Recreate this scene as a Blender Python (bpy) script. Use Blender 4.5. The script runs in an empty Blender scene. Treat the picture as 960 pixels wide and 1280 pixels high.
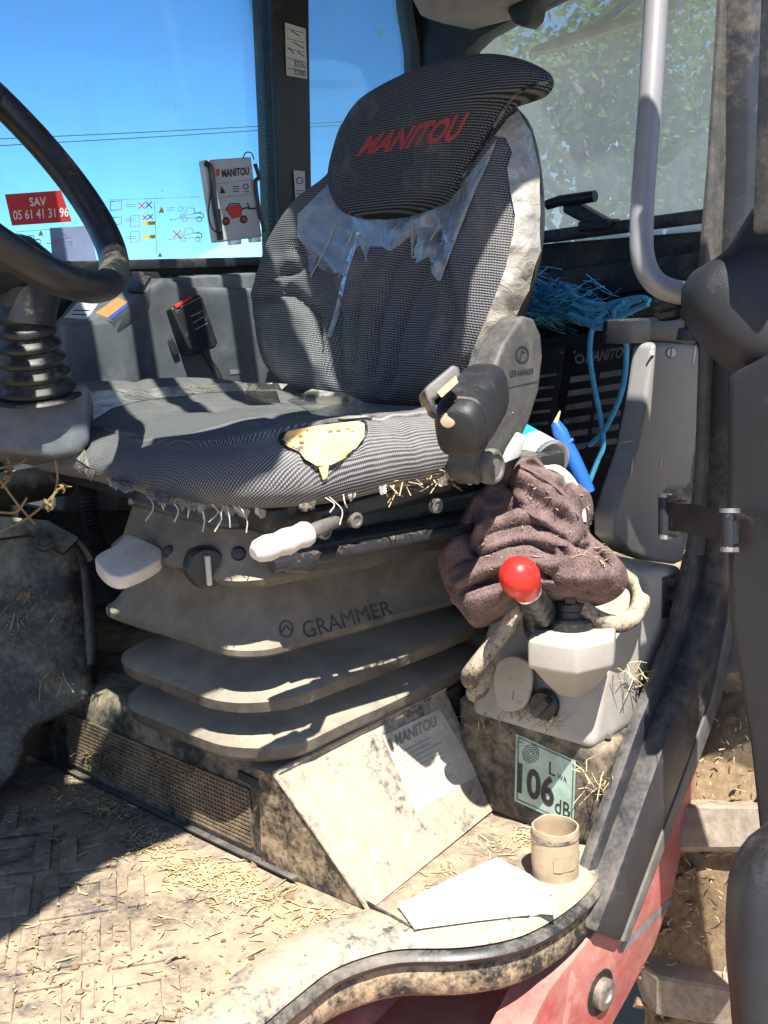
import bpy, bmesh, math, random
from mathutils import Vector, Matrix, noise
from mathutils.bvhtree import BVHTree
from mathutils.geometry import delaunay_2d_cdt
random.seed(7)
SC = bpy.context.scene
C = SC.collection
EZ = 1.70                       # eye height above the ground; the builders below work in metres from the eye
R_ = math.radians

# ------------------------------------------------------------------ camera
F_PX, CX, CY = 1400.0, 480.0, 640.0
_p = math.atan((640 - 335) / F_PX)
_a = math.atan((1784 - 480) / math.hypot(F_PX, 640 - 335))
_t = R_(2.0)
_fh = Vector((math.cos(_a), math.sin(_a), 0)); _rt = Vector((math.sin(_a), -math.cos(_a), 0)); _z = Vector((0, 0, 1))
CW = _fh * math.cos(_p) - _z * math.sin(_p)
_u0 = _fh * math.sin(_p) + _z * math.cos(_p)
CR = _rt * math.cos(_t) - _u0 * math.sin(_t)
CU = _rt * math.sin(_t) + _u0 * math.cos(_t)
cam_d = bpy.data.cameras.new('camera'); cam = bpy.data.objects.new('camera', cam_d); C.objects.link(cam)
cam.matrix_world = Matrix(((CR.x, CU.x, -CW.x, 0), (CR.y, CU.y, -CW.y, 0), (CR.z, CU.z, -CW.z, EZ), (0, 0, 0, 1)))
cam_d.sensor_fit = 'VERTICAL'; cam_d.sensor_height = 36.0; cam_d.lens = F_PX / 1280 * 36
cam_d.clip_start = 0.02; cam_d.clip_end = 3000
SC.camera = cam

# ------------------------------------------------------------------ sky, sun, exposure
SUN = Vector((.30, .40, -.86)).normalized()          # the way the light travels
el = math.asin(-SUN.z); az = math.atan2(-SUN.x, -SUN.y)
w = bpy.data.worlds.new("World"); SC.world = w; w.use_nodes = True
nt = w.node_tree; nt.nodes.clear()
sky = nt.nodes.new('ShaderNodeTexSky'); sky.sky_type = 'NISHITA'; sky.sun_disc = False
sky.sun_elevation = el; sky.sun_rotation = az; sky.air_density = 1.0; sky.dust_density = 0.0; sky.ozone_density = 5.0; sky.altitude = 3500
bg = nt.nodes.new('ShaderNodeBackground'); bg.inputs[1].default_value = 0.085
wo = nt.nodes.new('ShaderNodeOutputWorld')
nt.links.new(sky.outputs[0], bg.inputs[0]); nt.links.new(bg.outputs[0], wo.inputs[0])
sd = bpy.data.lights.new('sun', 'SUN'); sd.energy = 5.0; sd.angle = R_(0.53); sd.color = (1.0, .945, .86)
so = bpy.data.objects.new('sun', sd); C.objects.link(so); so.rotation_euler = SUN.to_track_quat('-Z', 'Y').to_euler(); so.location = (0, 0, 12)
SC.view_settings.view_transform = 'Standard'; SC.view_settings.look = 'None'; SC.view_settings.gamma = 1.0; SC.view_settings.exposure = 1.3
SC.cycles.max_bounces = 10; SC.cycles.transparent_max_bounces = 24; SC.cycles.diffuse_bounces = 4

# ------------------------------------------------------------------ pixel rays onto real planes
def ray(x, y): return CW * F_PX + CR * (x - CX) - CU * (y - CY)
def zp(x, y, z): d = ray(x, y); return d * (z / d.z)
def yp(x, y, v): d = ray(x, y); return d * (v / d.y)
def xp(x, y, v): d = ray(x, y); return d * (v / d.x)
def dp(x, y, t): return ray(x, y) * (t / F_PX)
def pp(x, y, p0, n): d = ray(x, y); return d * (p0.dot(n) / d.dot(n))
def toward(p, s): return p * (1 - s / p.length)       # a little nearer the eye

# ------------------------------------------------------------------ mesh building
def catmull(P, k=6, closed=False):
    P = [Vector(p) for p in P]; n = len(P); out = []
    rng = n if closed else n - 1
    for i in range(rng):
        a = P[(i - 1) % n] if (closed or i > 0) else P[0] * 2 - P[1]
        b = P[i]; c = P[(i + 1) % n]
        d = P[(i + 2) % n] if (closed or i + 2 < n) else P[-1] * 2 - P[-2]
        for j in range(k):
            t = j / k
            out.append(.5 * ((2 * b) + (c - a) * t + (2 * a - 5 * b + 4 * c - d) * t * t + (3 * b - a - 3 * c + d) * t ** 3))
    if not closed: out.append(P[-1].copy())
    return out

class MB:
    def __init__(s): s.v = []; s.f = []; s.uv = []; s.has_uv = False
    def add(s, vs, fs, uv=None):
        b = len(s.v); s.v += [Vector(p) for p in vs]; s.f += [tuple(i + b for i in f) for f in fs]
        if uv: s.uv += list(uv); s.has_uv = True
        else: s.uv += [(p[0] + p[2] * .3, p[1] + p[2] * .7) for p in s.v[b:]]
        return b
    def grid(s, rows, cu=False, cv=False, uv=None, flip=False):
        nv = len(rows); nu = len(rows[0]); vs = [p for r in rows for p in r]; fs = []
        for j in range(nv if cv else nv - 1):
            for i in range(nu if cu else nu - 1):
                q = (j * nu + i, j * nu + (i + 1) % nu, ((j + 1) % nv) * nu + (i + 1) % nu, ((j + 1) % nv) * nu + i)
                fs.append(q[::-1] if flip else q)
        s.add(vs, fs, [t for r in uv for t in r] if uv else None); return s
    def prism(s, pts, vec):
        n = len(pts); pts = [Vector(p) for p in pts]; vec = Vector(vec)
        s.add(pts + [p + vec for p in pts], [tuple(range(n))[::-1], tuple(range(n, 2 * n))] + [(i, (i + 1) % n, n + (i + 1) % n, n + i) for i in range(n)]); return s
    def box(s, c, a, b=None, d=None):
        c = Vector(c)
        if b is None: a, b, d = Vector((a[0], 0, 0)), Vector((0, a[1], 0)), Vector((0, 0, a[2]))
        a, b, d = Vector(a), Vector(b), Vector(d)
        s.prism([c - a - b - d, c + a - b - d, c + a + b - d, c - a + b - d], d * 2); return s
    def tube(s, path, r, n=10, closed=False, cap=True, flat=None):
        P = [Vector(p) for p in path]; m = len(P); rows = []
        rr = r if isinstance(r, (list, tuple)) else [r] * m
        T = []
        for i in range(m):
            a = P[(i - 1) % m] if (closed or i > 0) else P[i]
            b = P[(i + 1) % m] if (closed or i < m - 1) else P[i]
            t = (b - a); T.append(t.normalized() if t.length > 1e-9 else Vector((0, 0, 1)))
        u = T[0].orthogonal().normalized()
        if flat is not None:
            fl = Vector(flat); u = (fl - T[0] * fl.dot(T[0])).normalized()
        for i in range(m):
            u = (u - T[i] * u.dot(T[i])).normalized(); w_ = T[i].cross(u)
            rows.append([P[i] + (u * math.cos(2 * math.pi * k / n) + w_ * math.sin(2 * math.pi * k / n)) * rr[i] for k in range(n)])
        b = len(s.v); s.grid(rows, cu=True, cv=closed)
        if cap and not closed: s.f += [tuple(b + k for k in range(n))[::-1], tuple(b + (m - 1) * n + k for k in range(n))]
        return s
    def lathe(s, base, axis, prof, n=24):
        base = Vector(base); ax = Vector(axis).normalized(); u = ax.orthogonal().normalized(); w_ = ax.cross(u)
        rows = [[base + ax * h + (u * math.cos(2 * math.pi * k / n) + w_ * math.sin(2 * math.pi * k / n)) * max(r, 1e-4) for k in range(n)] for r, h in prof]
        s.grid(rows, cu=True); return s
    def blob(s, c, rx, ry, rz, n=10, jit=0.0, seed=0):
        c = Vector(c); rows = []
        for j in range(n + 1):
            th = math.pi * j / n; row = []
            for i in range(2 * n):
                ph = math.pi * i / n; d = Vector((math.sin(th) * math.cos(ph), math.sin(th) * math.sin(ph), math.cos(th)))
                k = 1 + jit * noise.noise(d * 1.7 + Vector((seed * 3.1, seed, 0)))
                row.append(c + Vector((d.x * rx, d.y * ry, d.z * rz)) * k)
            rows.append(row)
        s.grid(rows, cu=True); return s
    def build(s, name, m, parent=None, smooth=True, angle=38, bev=0, seg=2, label=None, kind=None, cat=None, group=None, fix=True):
        me = bpy.data.meshes.new(name)
        if parent is not None: org = Vector(parent['_w']) if '_w' in parent else Vector((0, 0, 0))
        else:
            xs = [p.x for p in s.v]; ys = [p.y for p in s.v]; org = Vector(((min(xs) + max(xs)) / 2, (min(ys) + max(ys)) / 2, min(p.z for p in s.v)))
        me.from_pydata([p - org for p in s.v], [], s.f)
        if s.has_uv:
            ul = me.uv_layers.new(name='uv'); li = [0] * len(me.loops); me.loops.foreach_get('vertex_index', li)
            ul.data.foreach_set('uv', [c for i in li for c in s.uv[i]])
        if fix or bev:
            bm = bmesh.new(); bm.from_mesh(me)
            if fix:
                bmesh.ops.remove_doubles(bm, verts=bm.verts, dist=1e-5)
                bmesh.ops.recalc_face_normals(bm, faces=bm.faces)
            if bev:
                es = [e for e in bm.edges if len(e.link_faces) == 2 and e.calc_face_angle(0) > R_(28)]
                bmesh.ops.bevel(bm, geom=es, offset=bev, segments=seg, affect='EDGES', profile=.6, clamp_overlap=True)
            bm.to_mesh(me); bm.free()
        me.materials.append(m)
        if smooth: me.shade_smooth(); me.set_sharp_from_angle(angle=R_(angle))
        o = bpy.data.objects.new(name, me); C.objects.link(o)
        if parent is not None: o.parent = parent; o['_w'] = org
        else: o.location = org + Vector((0, 0, EZ)); o['_w'] = org
        WORLD[o.name] = ([Vector(p) for p in s.v], list(s.f))
        tag(o, label, cat, group, kind); return o
WORLD = {}
def tag(o, label=None, cat=None, group=None, kind=None):
    if label: o['label'] = label
    if cat: o['category'] = cat
    if group: o['group'] = group
    if kind: o['kind'] = kind
    return o
def thing(name, label, cat, loc, group=None, kind=None):
    o = bpy.data.objects.new(name, None); C.objects.link(o); o.empty_display_size = .05
    o.location = Vector(loc) + Vector((0, 0, EZ)); o['_w'] = Vector(loc); return tag(o, label, cat, group, kind)
def bvh(*objs):
    v = []; f = []
    for o in objs:
        a, b = WORLD[o.name]; n = len(v); v += a; f += [tuple(i + n for i in q) for q in b]
    return BVHTree.FromPolygons(v, f)
def caster(tree, off=.0015, fallback=None):
    last = [None]
    def fn(x, y):
        d = ray(x, y).normalized(); h = tree.ray_cast(Vector((0, 0, 0)), d)
        if h[0] is None:
            if fallback: return fallback(x, y)
            t = last[0] or 1.5
        else: t = h[3]; last[0] = t
        return d * (t - off)
    return fn
def on_plane(fn, off=.001):
    return lambda x, y: toward(fn(x, y), off)
def inpoly(x, y, P):
    c = False; n = len(P)
    for i in range(n):
        (x1, y1), (x2, y2) = P[i], P[(i + 1) % n]
        if (y1 > y) != (y2 > y) and x < (x2 - x1) * (y - y1) / (y2 - y1) + x1: c = not c
    return c
def decal(P, fn, step=8, wob=0.0, seed=0):
    """polygon given in photo pixels, laid over a real surface and cut fine enough to follow it"""
    P = [Vector((p[0], p[1])) for p in P]; B = []
    for i in range(len(P)):
        a, b = P[i], P[(i + 1) % len(P)]; k = max(1, int((b - a).length / step))
        B += [a.lerp(b, j / k) for j in range(k)]
    nb = len(B); pts = list(B); L = [(p.x, p.y) for p in B]
    x0 = min(p.x for p in B); x1 = max(p.x for p in B); y0 = min(p.y for p in B); y1 = max(p.y for p in B)
    y = y0 + step * .5; 
    while y < y1:
        x = x0 + step * .5
        while x < x1:
            if inpoly(x, y, L) and min((q - Vector((x, y))).length for q in B) > step * .45: pts.append(Vector((x, y)))
            x += step
        y += step
    vv, _, ff, *_r = delaunay_2d_cdt(pts, [(i, (i + 1) % nb) for i in range(nb)], [], 1, 1e-4)
    mb = MB(); W = []
    for p in vv:
        q = fn(p.x, p.y)
        if wob: q = toward(q, wob * (noise.noise(Vector((p.x * .06, p.y * .06, seed * 7.3))) + .5))
        W.append(q)
    mb.add(W, [tuple(f) for f in ff], [((p.x - x0) / max(1, x1 - x0), (y1 - p.y) / max(1, y1 - y0)) for p in vv])
    return mb
_font_cache = {}
def text_mesh(s, bold=0.0, shear=0.0):
    k = (s, bold, shear)
    if k in _font_cache: return _font_cache[k]
    cu = bpy.data.curves.new('lettering', 'FONT'); cu.body = s; cu.offset = bold; cu.shear = shear; cu.resolution_u = 3; cu.fill_mode = 'FRONT'
    o = bpy.data.objects.new('lettering', cu); C.objects.link(o)
    me = bpy.data.meshes.new_from_object(o.evaluated_get(bpy.context.evaluated_depsgraph_get()))
    bpy.data.objects.remove(o); bpy.data.curves.remove(cu)
    bm = bmesh.new(); bm.from_mesh(me); bmesh.ops.triangulate(bm, faces=bm.faces)
    for _ in range(2):
        es = [e for e in bm.edges if e.calc_length() > .22]
        if es: bmesh.ops.subdivide_edges(bm, edges=es, cuts=1); bmesh.ops.triangulate(bm, faces=bm.faces)
    r = ([(v.co.x, v.co.y) for v in bm.verts], [tuple(v.index for v in f.verts) for f in bm.faces]); bm.free(); bpy.data.meshes.remove(me)
    _font_cache[k] = r; return r
def text_px(mb, s, quad, fn, bold=0.0, shear=0.0):
    """letters fitted to a quad (tl, tr, br, bl in photo pixels) on a real surface"""
    vs, fs = text_mesh(s, bold, shear)
    x0 = min(v[0] for v in vs); x1 = max(v[0] for v in vs); y0 = min(v[1] for v in vs); y1 = max(v[1] for v in vs)
    tl, tr, br, bl = [Vector(q) for q in quad]; out = []
    for x, y in vs:
        u = (x - x0) / (x1 - x0); t = (y - y0) / (y1 - y0)
        p = bl.lerp(br, u).lerp(tl.lerp(tr, u), t); out.append(fn(p.x, p.y))
    mb.add(out, fs); return mb
def quad_px(mb, quad, fn):
    mb.add([fn(*q) for q in quad], [tuple(range(len(quad)))]); return mb
def line_px(mb, pts, wd, fn):
    for (x1, y1), (x2, y2) in zip(pts, pts[1:]):
        d = Vector((x2 - x1, y2 - y1)); L = d.length
        if L < 1e-6: continue
        n = Vector((-d.y, d.x)) / L * wd / 2
        quad_px(mb, [(x1 + n.x, y1 + n.y), (x2 + n.x, y2 + n.y), (x2 - n.x, y2 - n.y), (x1 - n.x, y1 - n.y)], fn)
    return mb
def disc_px(mb, x, y, rx, ry, fn, n=16):
    quad_px(mb, [(x + rx * math.cos(2 * math.pi * k / n), y + ry * math.sin(2 * math.pi * k / n)) for k in range(n)], fn); return mb
def ring_px(mb, x, y, r, wd, fn, n=18, ry=None):
    ry = ry or r
    line_px(mb, [(x + r * math.cos(2 * math.pi * k / n), y + ry * math.sin(2 * math.pi * k / n)) for k in range(n + 1)], wd, fn); return mb
def lerp(a, b, t): return a + (b - a) * t
def bil(q, u, v):
    (a, b, c, d) = q; x = lerp(lerp(a[0], b[0], u), lerp(d[0], c[0], u), v); y = lerp(lerp(a[1], b[1], u), lerp(d[1], c[1], u), v); return (x, y)

class Frame:                      # a plane with its own right / up / normal
    def __init__(s, p0, n, up):
        s.p0 = Vector(p0); s.n = Vector(n).normalized(); up = Vector(up); s.up = (up - s.n * up.dot(s.n)).normalized(); s.rt = s.up.cross(s.n)
    def hit(s, x, y): return pp(x, y, s.p0, s.n)
    def loc(s, p): d = p - s.p0; return (d.dot(s.rt), d.dot(s.up), d.dot(s.n))
    def px(s, x, y): q = s.loc(s.hit(x, y)); return (q[0], q[1])
    def w(s, a, b, c=0.0): return s.p0 + s.rt * a + s.up * b + s.n * c
def rows_of(P, nv, smooth=True):
    """closed outline in plane coordinates -> (t, left, right) levels"""
    y0 = min(p[1] for p in P); y1 = max(p[1] for p in P); out = []; n = len(P)
    for j in range(nv):
        t = y0 + (y1 - y0) * (.5 - .5 * math.cos(math.pi * (.02 + .96 * j / (nv - 1)))); xs = []
        for i in range(n):
            (ax, ay), (bx, by) = P[i], P[(i + 1) % n]
            if (ay > t) != (by > t): xs.append(ax + (bx - ax) * (t - ay) / (by - ay))
        if xs: out.append((t, min(xs), max(xs)))
    return out
def pillow(fr, outline, front, back, nv=40, nu=48, curve=4, mb=None):
    """a padded form: outline in photo pixels on the frame, front(u,v,a,b) and back(...) give the depth off the plane"""
    P = [fr.px(*q) for q in outline]
    P = [(p.x, p.y) for p in catmull([Vector((a, b, 0)) for a, b in P], curve, True)]
    rows = rows_of(P, nv); mb = mb or MB(); F_ = []; B_ = []; UV = []
    for j, (t, l, r) in enumerate(rows):
        v = 2 * j / (len(rows) - 1) - 1; f = []; b = []; uv = []
        for i in range(nu):
            u = -math.cos(math.pi * i / (nu - 1)); a = l + (r - l) * (u + 1) / 2
            f.append(fr.w(a, t, front(u, v, a, t))); b.append(fr.w(a, t, -back(u, v, a, t))); uv.append((a, t))
        F_.append(f); B_.append(b); UV.append(uv)
    loop = [[*f, *b[::-1]] for f, b in zip(F_, B_)]; uvl = [[*q, *q[::-1]] for q in UV]
    mb.grid(loop, cu=True, uv=uvl); k = len(mb.v) - sum(len(q) for q in loop); n2 = 2 * nu
    mb.f.append(tuple(k + i for i in range(n2))); kk = len(mb.v) - n2; mb.f.append(tuple(kk + i for i in range(n2))[::-1])
    return mb
def puff(u, v, p=4): return math.sqrt(max(0, 1 - abs(u) ** p)) * math.sqrt(max(0, 1 - abs(v) ** p))
def segd(a, b, P):
    best = 9e9
    for (x1, y1), (x2, y2) in zip(P, P[1:]):
        dx, dy = x2 - x1, y2 - y1; t = max(0, min(1, ((a - x1) * dx + (b - y1) * dy) / (dx * dx + dy * dy + 1e-12)))
        best = min(best, math.hypot(a - x1 - t * dx, b - y1 - t * dy))
    return best

# ------------------------------------------------------------------ materials
class N:
    def __init__(s, name):
        s.m = bpy.data.materials.new(name); s.m.use_nodes = True; s.t = s.m.node_tree; s.t.nodes.clear()
        s.out = s.t.nodes.new('ShaderNodeOutputMaterial')
    def n(s, typ, ins=None, **kw):
        x = s.t.nodes.new(typ)
        for k, v in kw.items(): setattr(x, k, v)
        for k, v in (ins or {}).items():
            if hasattr(v, 'links') or isinstance(v, bpy.types.NodeSocket): s.t.links.new(v, x.inputs[k])
            else: x.inputs[k].default_value = v
        return x
    def math(s, op, a, b=None, c=None, clamp=False):
        x = s.n('ShaderNodeMath', operation=op, use_clamp=clamp)
        for i, q in enumerate((a, b, c)):
            if q is None: continue
            if isinstance(q, bpy.types.NodeSocket): s.t.links.new(q, x.inputs[i])
            else: x.inputs[i].default_value = q
        return x.outputs[0]
    def noise(s, sc, det=4, ro=.55, vec=None, dist=0.0):
        x = s.n('ShaderNodeTexNoise', {'Scale': sc, 'Detail': det, 'Roughness': ro, 'Distortion': dist})
        s.t.links.new(vec if vec is not None else s.pos(), x.inputs['Vector']); return x.outputs['Fac']
    def pos(s):
        if not hasattr(s, '_pos'): s._pos = s.n('ShaderNodeNewGeometry')
        return s._pos.outputs['Position']
    def nz(s):
        s.pos(); q = s.n('ShaderNodeSeparateXYZ'); s.t.links.new(s._pos.outputs['Normal'], q.inputs[0]); return q.outputs[2]
    def ramp(s, f, a, b, lo=0.0, hi=1.0):
        x = s.n('ShaderNodeMapRange', {'From Min': a, 'From Max': b, 'To Min': lo, 'To Max': hi}); s.t.links.new(f, x.inputs[0]); return x.outputs[0]
    def mix(s, f, a, b):
        x = s.n('ShaderNodeMix', data_type='RGBA')
        for k, q in ((0, f), (6, a), (7, b)):
            if isinstance(q, bpy.types.NodeSocket): s.t.links.new(q, x.inputs[k])
            else: x.inputs[k].default_value = q if k == 0 else (*q, 1)
        return x.outputs[2]
    def bump(s, h, st=.3, d=.002):
        x = s.n('ShaderNodeBump', {'Strength': st, 'Distance': d}); s.t.links.new(h, x.inputs['Height']); return x.outputs[0]
    def bsdf(s, col, rough=.6, nrm=None, metal=0.0, spec=.5, trans=0.0):
        x = s.n('ShaderNodeBsdfPrincipled', {'Metallic': metal, 'Specular IOR Level': spec, 'Transmission Weight': trans})
        for k, q in (('Base Color', col), ('Roughness', rough)):
            if isinstance(q, bpy.types.NodeSocket): s.t.links.new(q, x.inputs[k])
            else: x.inputs[k].default_value = q if k != 'Base Color' else (*q, 1)
        if nrm is not None: s.t.links.new(nrm, x.inputs['Normal'])
        return x.outputs[0]
    def done(s, sh): s.t.links.new(sh, s.out.inputs[0]); return s.m
DUST = (.40, .325, .235)
def dusty(name, base, amt=.45, dust=DUST, sc=9, rough=.5, up=.35, bump=.25, metal=0.0, var=.25, grain=160, soft=.16, spec=.5, streak=0.0):
    """base colour under a patchy coat of farm dust that lies thicker on upward faces"""
    k = N(name); a = k.noise(sc, 6, .65, dist=.6); b = k.noise(sc * 7, 4, .7); g = k.noise(grain, 3, .6)
    f = k.math('ADD', k.math('MULTIPLY', a, .62), k.math('MULTIPLY', b, .38))
    f = k.math('ADD', f, k.math('MULTIPLY', k.ramp(k.nz(), -.3, 1, -up * .5, up * .5), .45))
    f = k.math('ADD', f, k.math('MULTIPLY', k.math('SUBTRACT', g, .5), .14))
    f = k.ramp(f, .5 + (.5 - amt) * .5 - soft, .5 + (.5 - amt) * .5 + soft)
    vv = k.ramp(k.noise(sc * 2.3, 3), .3, .7, 1 - var, 1 + var)
    bc = k.n('ShaderNodeHueSaturation', {'Color': (*base, 1), 'Value': vv}).outputs[0]
    dc = k.n('ShaderNodeHueSaturation', {'Color': (*dust, 1), 'Value': k.ramp(k.noise(sc * 4, 4), .25, .75, .78, 1.18)}).outputs[0]
    col = k.mix(f, bc, dc)
    nr = k.bump(k.math('ADD', k.math('MULTIPLY', g, .5), k.math('MULTIPLY', b, .6)), bump, .0015)
    ro = k.ramp(f, 0, 1, rough, .92)
    return k.done(k.bsdf(col, ro, nr, metal, spec))
def plain(name, col, rough=.5, metal=0.0, bump=0.0, sc=120, var=.1, spec=.5):
    k = N(name); v = k.ramp(k.noise(sc * .12, 4), .3, .7, 1 - var, 1 + var)
    c = k.n('ShaderNodeHueSaturation', {'Color': (*col, 1), 'Value': v}).outputs[0]
    return k.done(k.bsdf(c, rough, k.bump(k.noise(sc, 3), bump, .001) if bump else None, metal, spec))
def weave(name, light, dark, pitch=.0042, ratio=.0, bump=.6, dirt=.3, dust=(.31, .29, .27)):
    k = N(name); tc = k.n('ShaderNodeTexCoord'); q = k.n('ShaderNodeSeparateXYZ'); k.t.links.new(tc.outputs['UV'], q.inputs[0])
    nx = k.math('MULTIPLY', k.math('SUBTRACT', k.noise(45, 2), .5), .0016)
    u = k.math('MULTIPLY', k.math('ADD', q.outputs[0], nx), 2 * math.pi / pitch); v = k.math('MULTIPLY', k.math('ADD', q.outputs[1], nx), 2 * math.pi / (pitch * 1.15))
    su = k.math('SINE', k.math('ADD', u, k.math('MULTIPLY', k.math('SINE', k.math('MULTIPLY', v, .5)), .9))); sv = k.math('SINE', v)
    h = k.math('ADD', k.math('MULTIPLY', su, .5), k.math('MULTIPLY', sv, .75))
    f = k.ramp(h, -.15 + ratio, .55 + ratio)
    col = k.mix(f, dark, light)
    d = k.ramp(k.math('ADD', k.math('MULTIPLY', k.noise(7, 5, .6), .7), k.math('MULTIPLY', k.noise(45, 4, .7), .3)), .62 - dirt * .4, .82 - dirt * .3)
    col = k.mix(k.math('MULTIPLY', d, .55), col, dust)
    return k.done(k.bsdf(col, .88, k.bump(h, bump, .0012), 0, .25))
def film(name, tint=(.75, .77, .8), op=.45, dirt=(.62, .58, .5), amt=.4):
    k = N(name); d = k.ramp(k.math('ADD', k.math('MULTIPLY', k.noise(14, 5, .65), .6), k.math('MULTIPLY', k.noise(90, 3), .4)), .62 - amt * .4, .85 - amt * .4)
    wr = k.noise(38, 5, .6, dist=1.2); nr = k.bump(wr, .7, .006)
    di = k.n('ShaderNodeBsdfDiffuse', {'Color': k.mix(d, tint, dirt)}); gl = k.n('ShaderNodeBsdfGlossy', {'Roughness': .22, 'Color': (1, 1, 1, 1)})
    tl = k.n('ShaderNodeBsdfTranslucent', {'Color': (*tint, 1)}); tr = k.n('ShaderNodeBsdfTransparent')
    for q in (di, gl, tl): k.t.links.new(nr, q.inputs['Normal'])
    a = k.n('ShaderNodeMixShader', {0: .3, 1: di.outputs[0], 2: tl.outputs[0]})
    fr = k.n('ShaderNodeFresnel', {'IOR': 1.5}); k.t.links.new(nr, fr.inputs['Normal'])
    b = k.n('ShaderNodeMixShader', {0: k.math('ADD', k.math('MULTIPLY', d, .45), op, clamp=True), 1: tr.outputs[0], 2: a.outputs[0]})
    c = k.n('ShaderNodeMixShader', {0: k.math('MULTIPLY', fr.outputs[0], 2.6, clamp=True), 1: b.outputs[0], 2: gl.outputs[0]})
    return k.done(c.outputs[0])
def glass(name, tint, dirt_col, haze=.06, amt=.2, sector=None, speck=True):
    """thin pane: lets light through straight, tinted, with a film of dirt and splashes"""
    k = N(name); big = k.noise(5, 5, .65); fine = k.noise(55, 5, .75)
    st = k.n('ShaderNodeMapping', {'Scale': (30, 30, 3)}); k.t.links.new(k.pos(), st.inputs[0]); streak = k.noise(1, 5, .7, vec=st.outputs[0])
    d = k.math('ADD', k.math('MULTIPLY', big, .45), k.math('ADD', k.math('MULTIPLY', fine, .25), k.math('MULTIPLY', streak, .3)))
    d = k.ramp(d, .40, .72, haze, haze + amt)
    if sector:
        tc = k.n('ShaderNodeTexCoord'); q = k.n('ShaderNodeSeparateXYZ'); k.t.links.new(tc.outputs['UV'], q.inputs[0])
        an = k.math('ARCTAN2', q.outputs[0], q.outputs[1])
        cl = k.math('MULTIPLY', k.ramp(an, sector[0] - .02, sector[0] + .02), k.ramp(an, sector[1] - .02, sector[1] + .02, 1, 0))
        rad = k.math('SQRT', k.math('ADD', k.math('POWER', q.outputs[0], 2), k.math('POWER', q.outputs[1], 2)))
        cl = k.math('MULTIPLY', cl, k.ramp(rad, sector[2], sector[2] + .02)); cl = k.math('MULTIPLY', cl, k.ramp(rad, sector[3], sector[3] + .02, 1, 0))
        d = k.math('MULTIPLY', d, k.ramp(cl, 0, 1, 1, .78))
    if speck:
        vo = k.n('ShaderNodeTexVoronoi', {'Scale': 42.0}); k.t.links.new(k.pos(), vo.inputs['Vector'])
        sp = k.math('MULTIPLY', k.ramp(vo.outputs['Distance'], .06, .11, 1, 0), k.ramp(k.noise(9, 2), .5, .58))
        d = k.math('MAXIMUM', d, k.math('MULTIPLY', sp, .7))
    tr = k.n('ShaderNodeBsdfTransparent', {'Color': (*tint, 1)}); di = k.n('ShaderNodeBsdfDiffuse', {'Color': (*dirt_col, 1)})
    tl = k.n('ShaderNodeBsdfTranslucent', {'Color': (*dirt_col, 1)}); dd = k.n('ShaderNodeMixShader', {0: .75, 1: di.outputs[0], 2: tl.outputs[0]})
    gl = k.n('ShaderNodeBsdfGlossy', {'Roughness': .05}); fr = k.n('ShaderNodeFresnel', {'IOR': 1.45})
    a = k.n('ShaderNodeMixShader', {0: d, 1: tr.outputs[0], 2: dd.outputs[0]})
    b = k.n('ShaderNodeMixShader', {0: k.math('MULTIPLY', fr.outputs[0], .6), 1: a.outputs[0], 2: gl.outputs[0]})
    return k.done(b.outputs[0])

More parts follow.
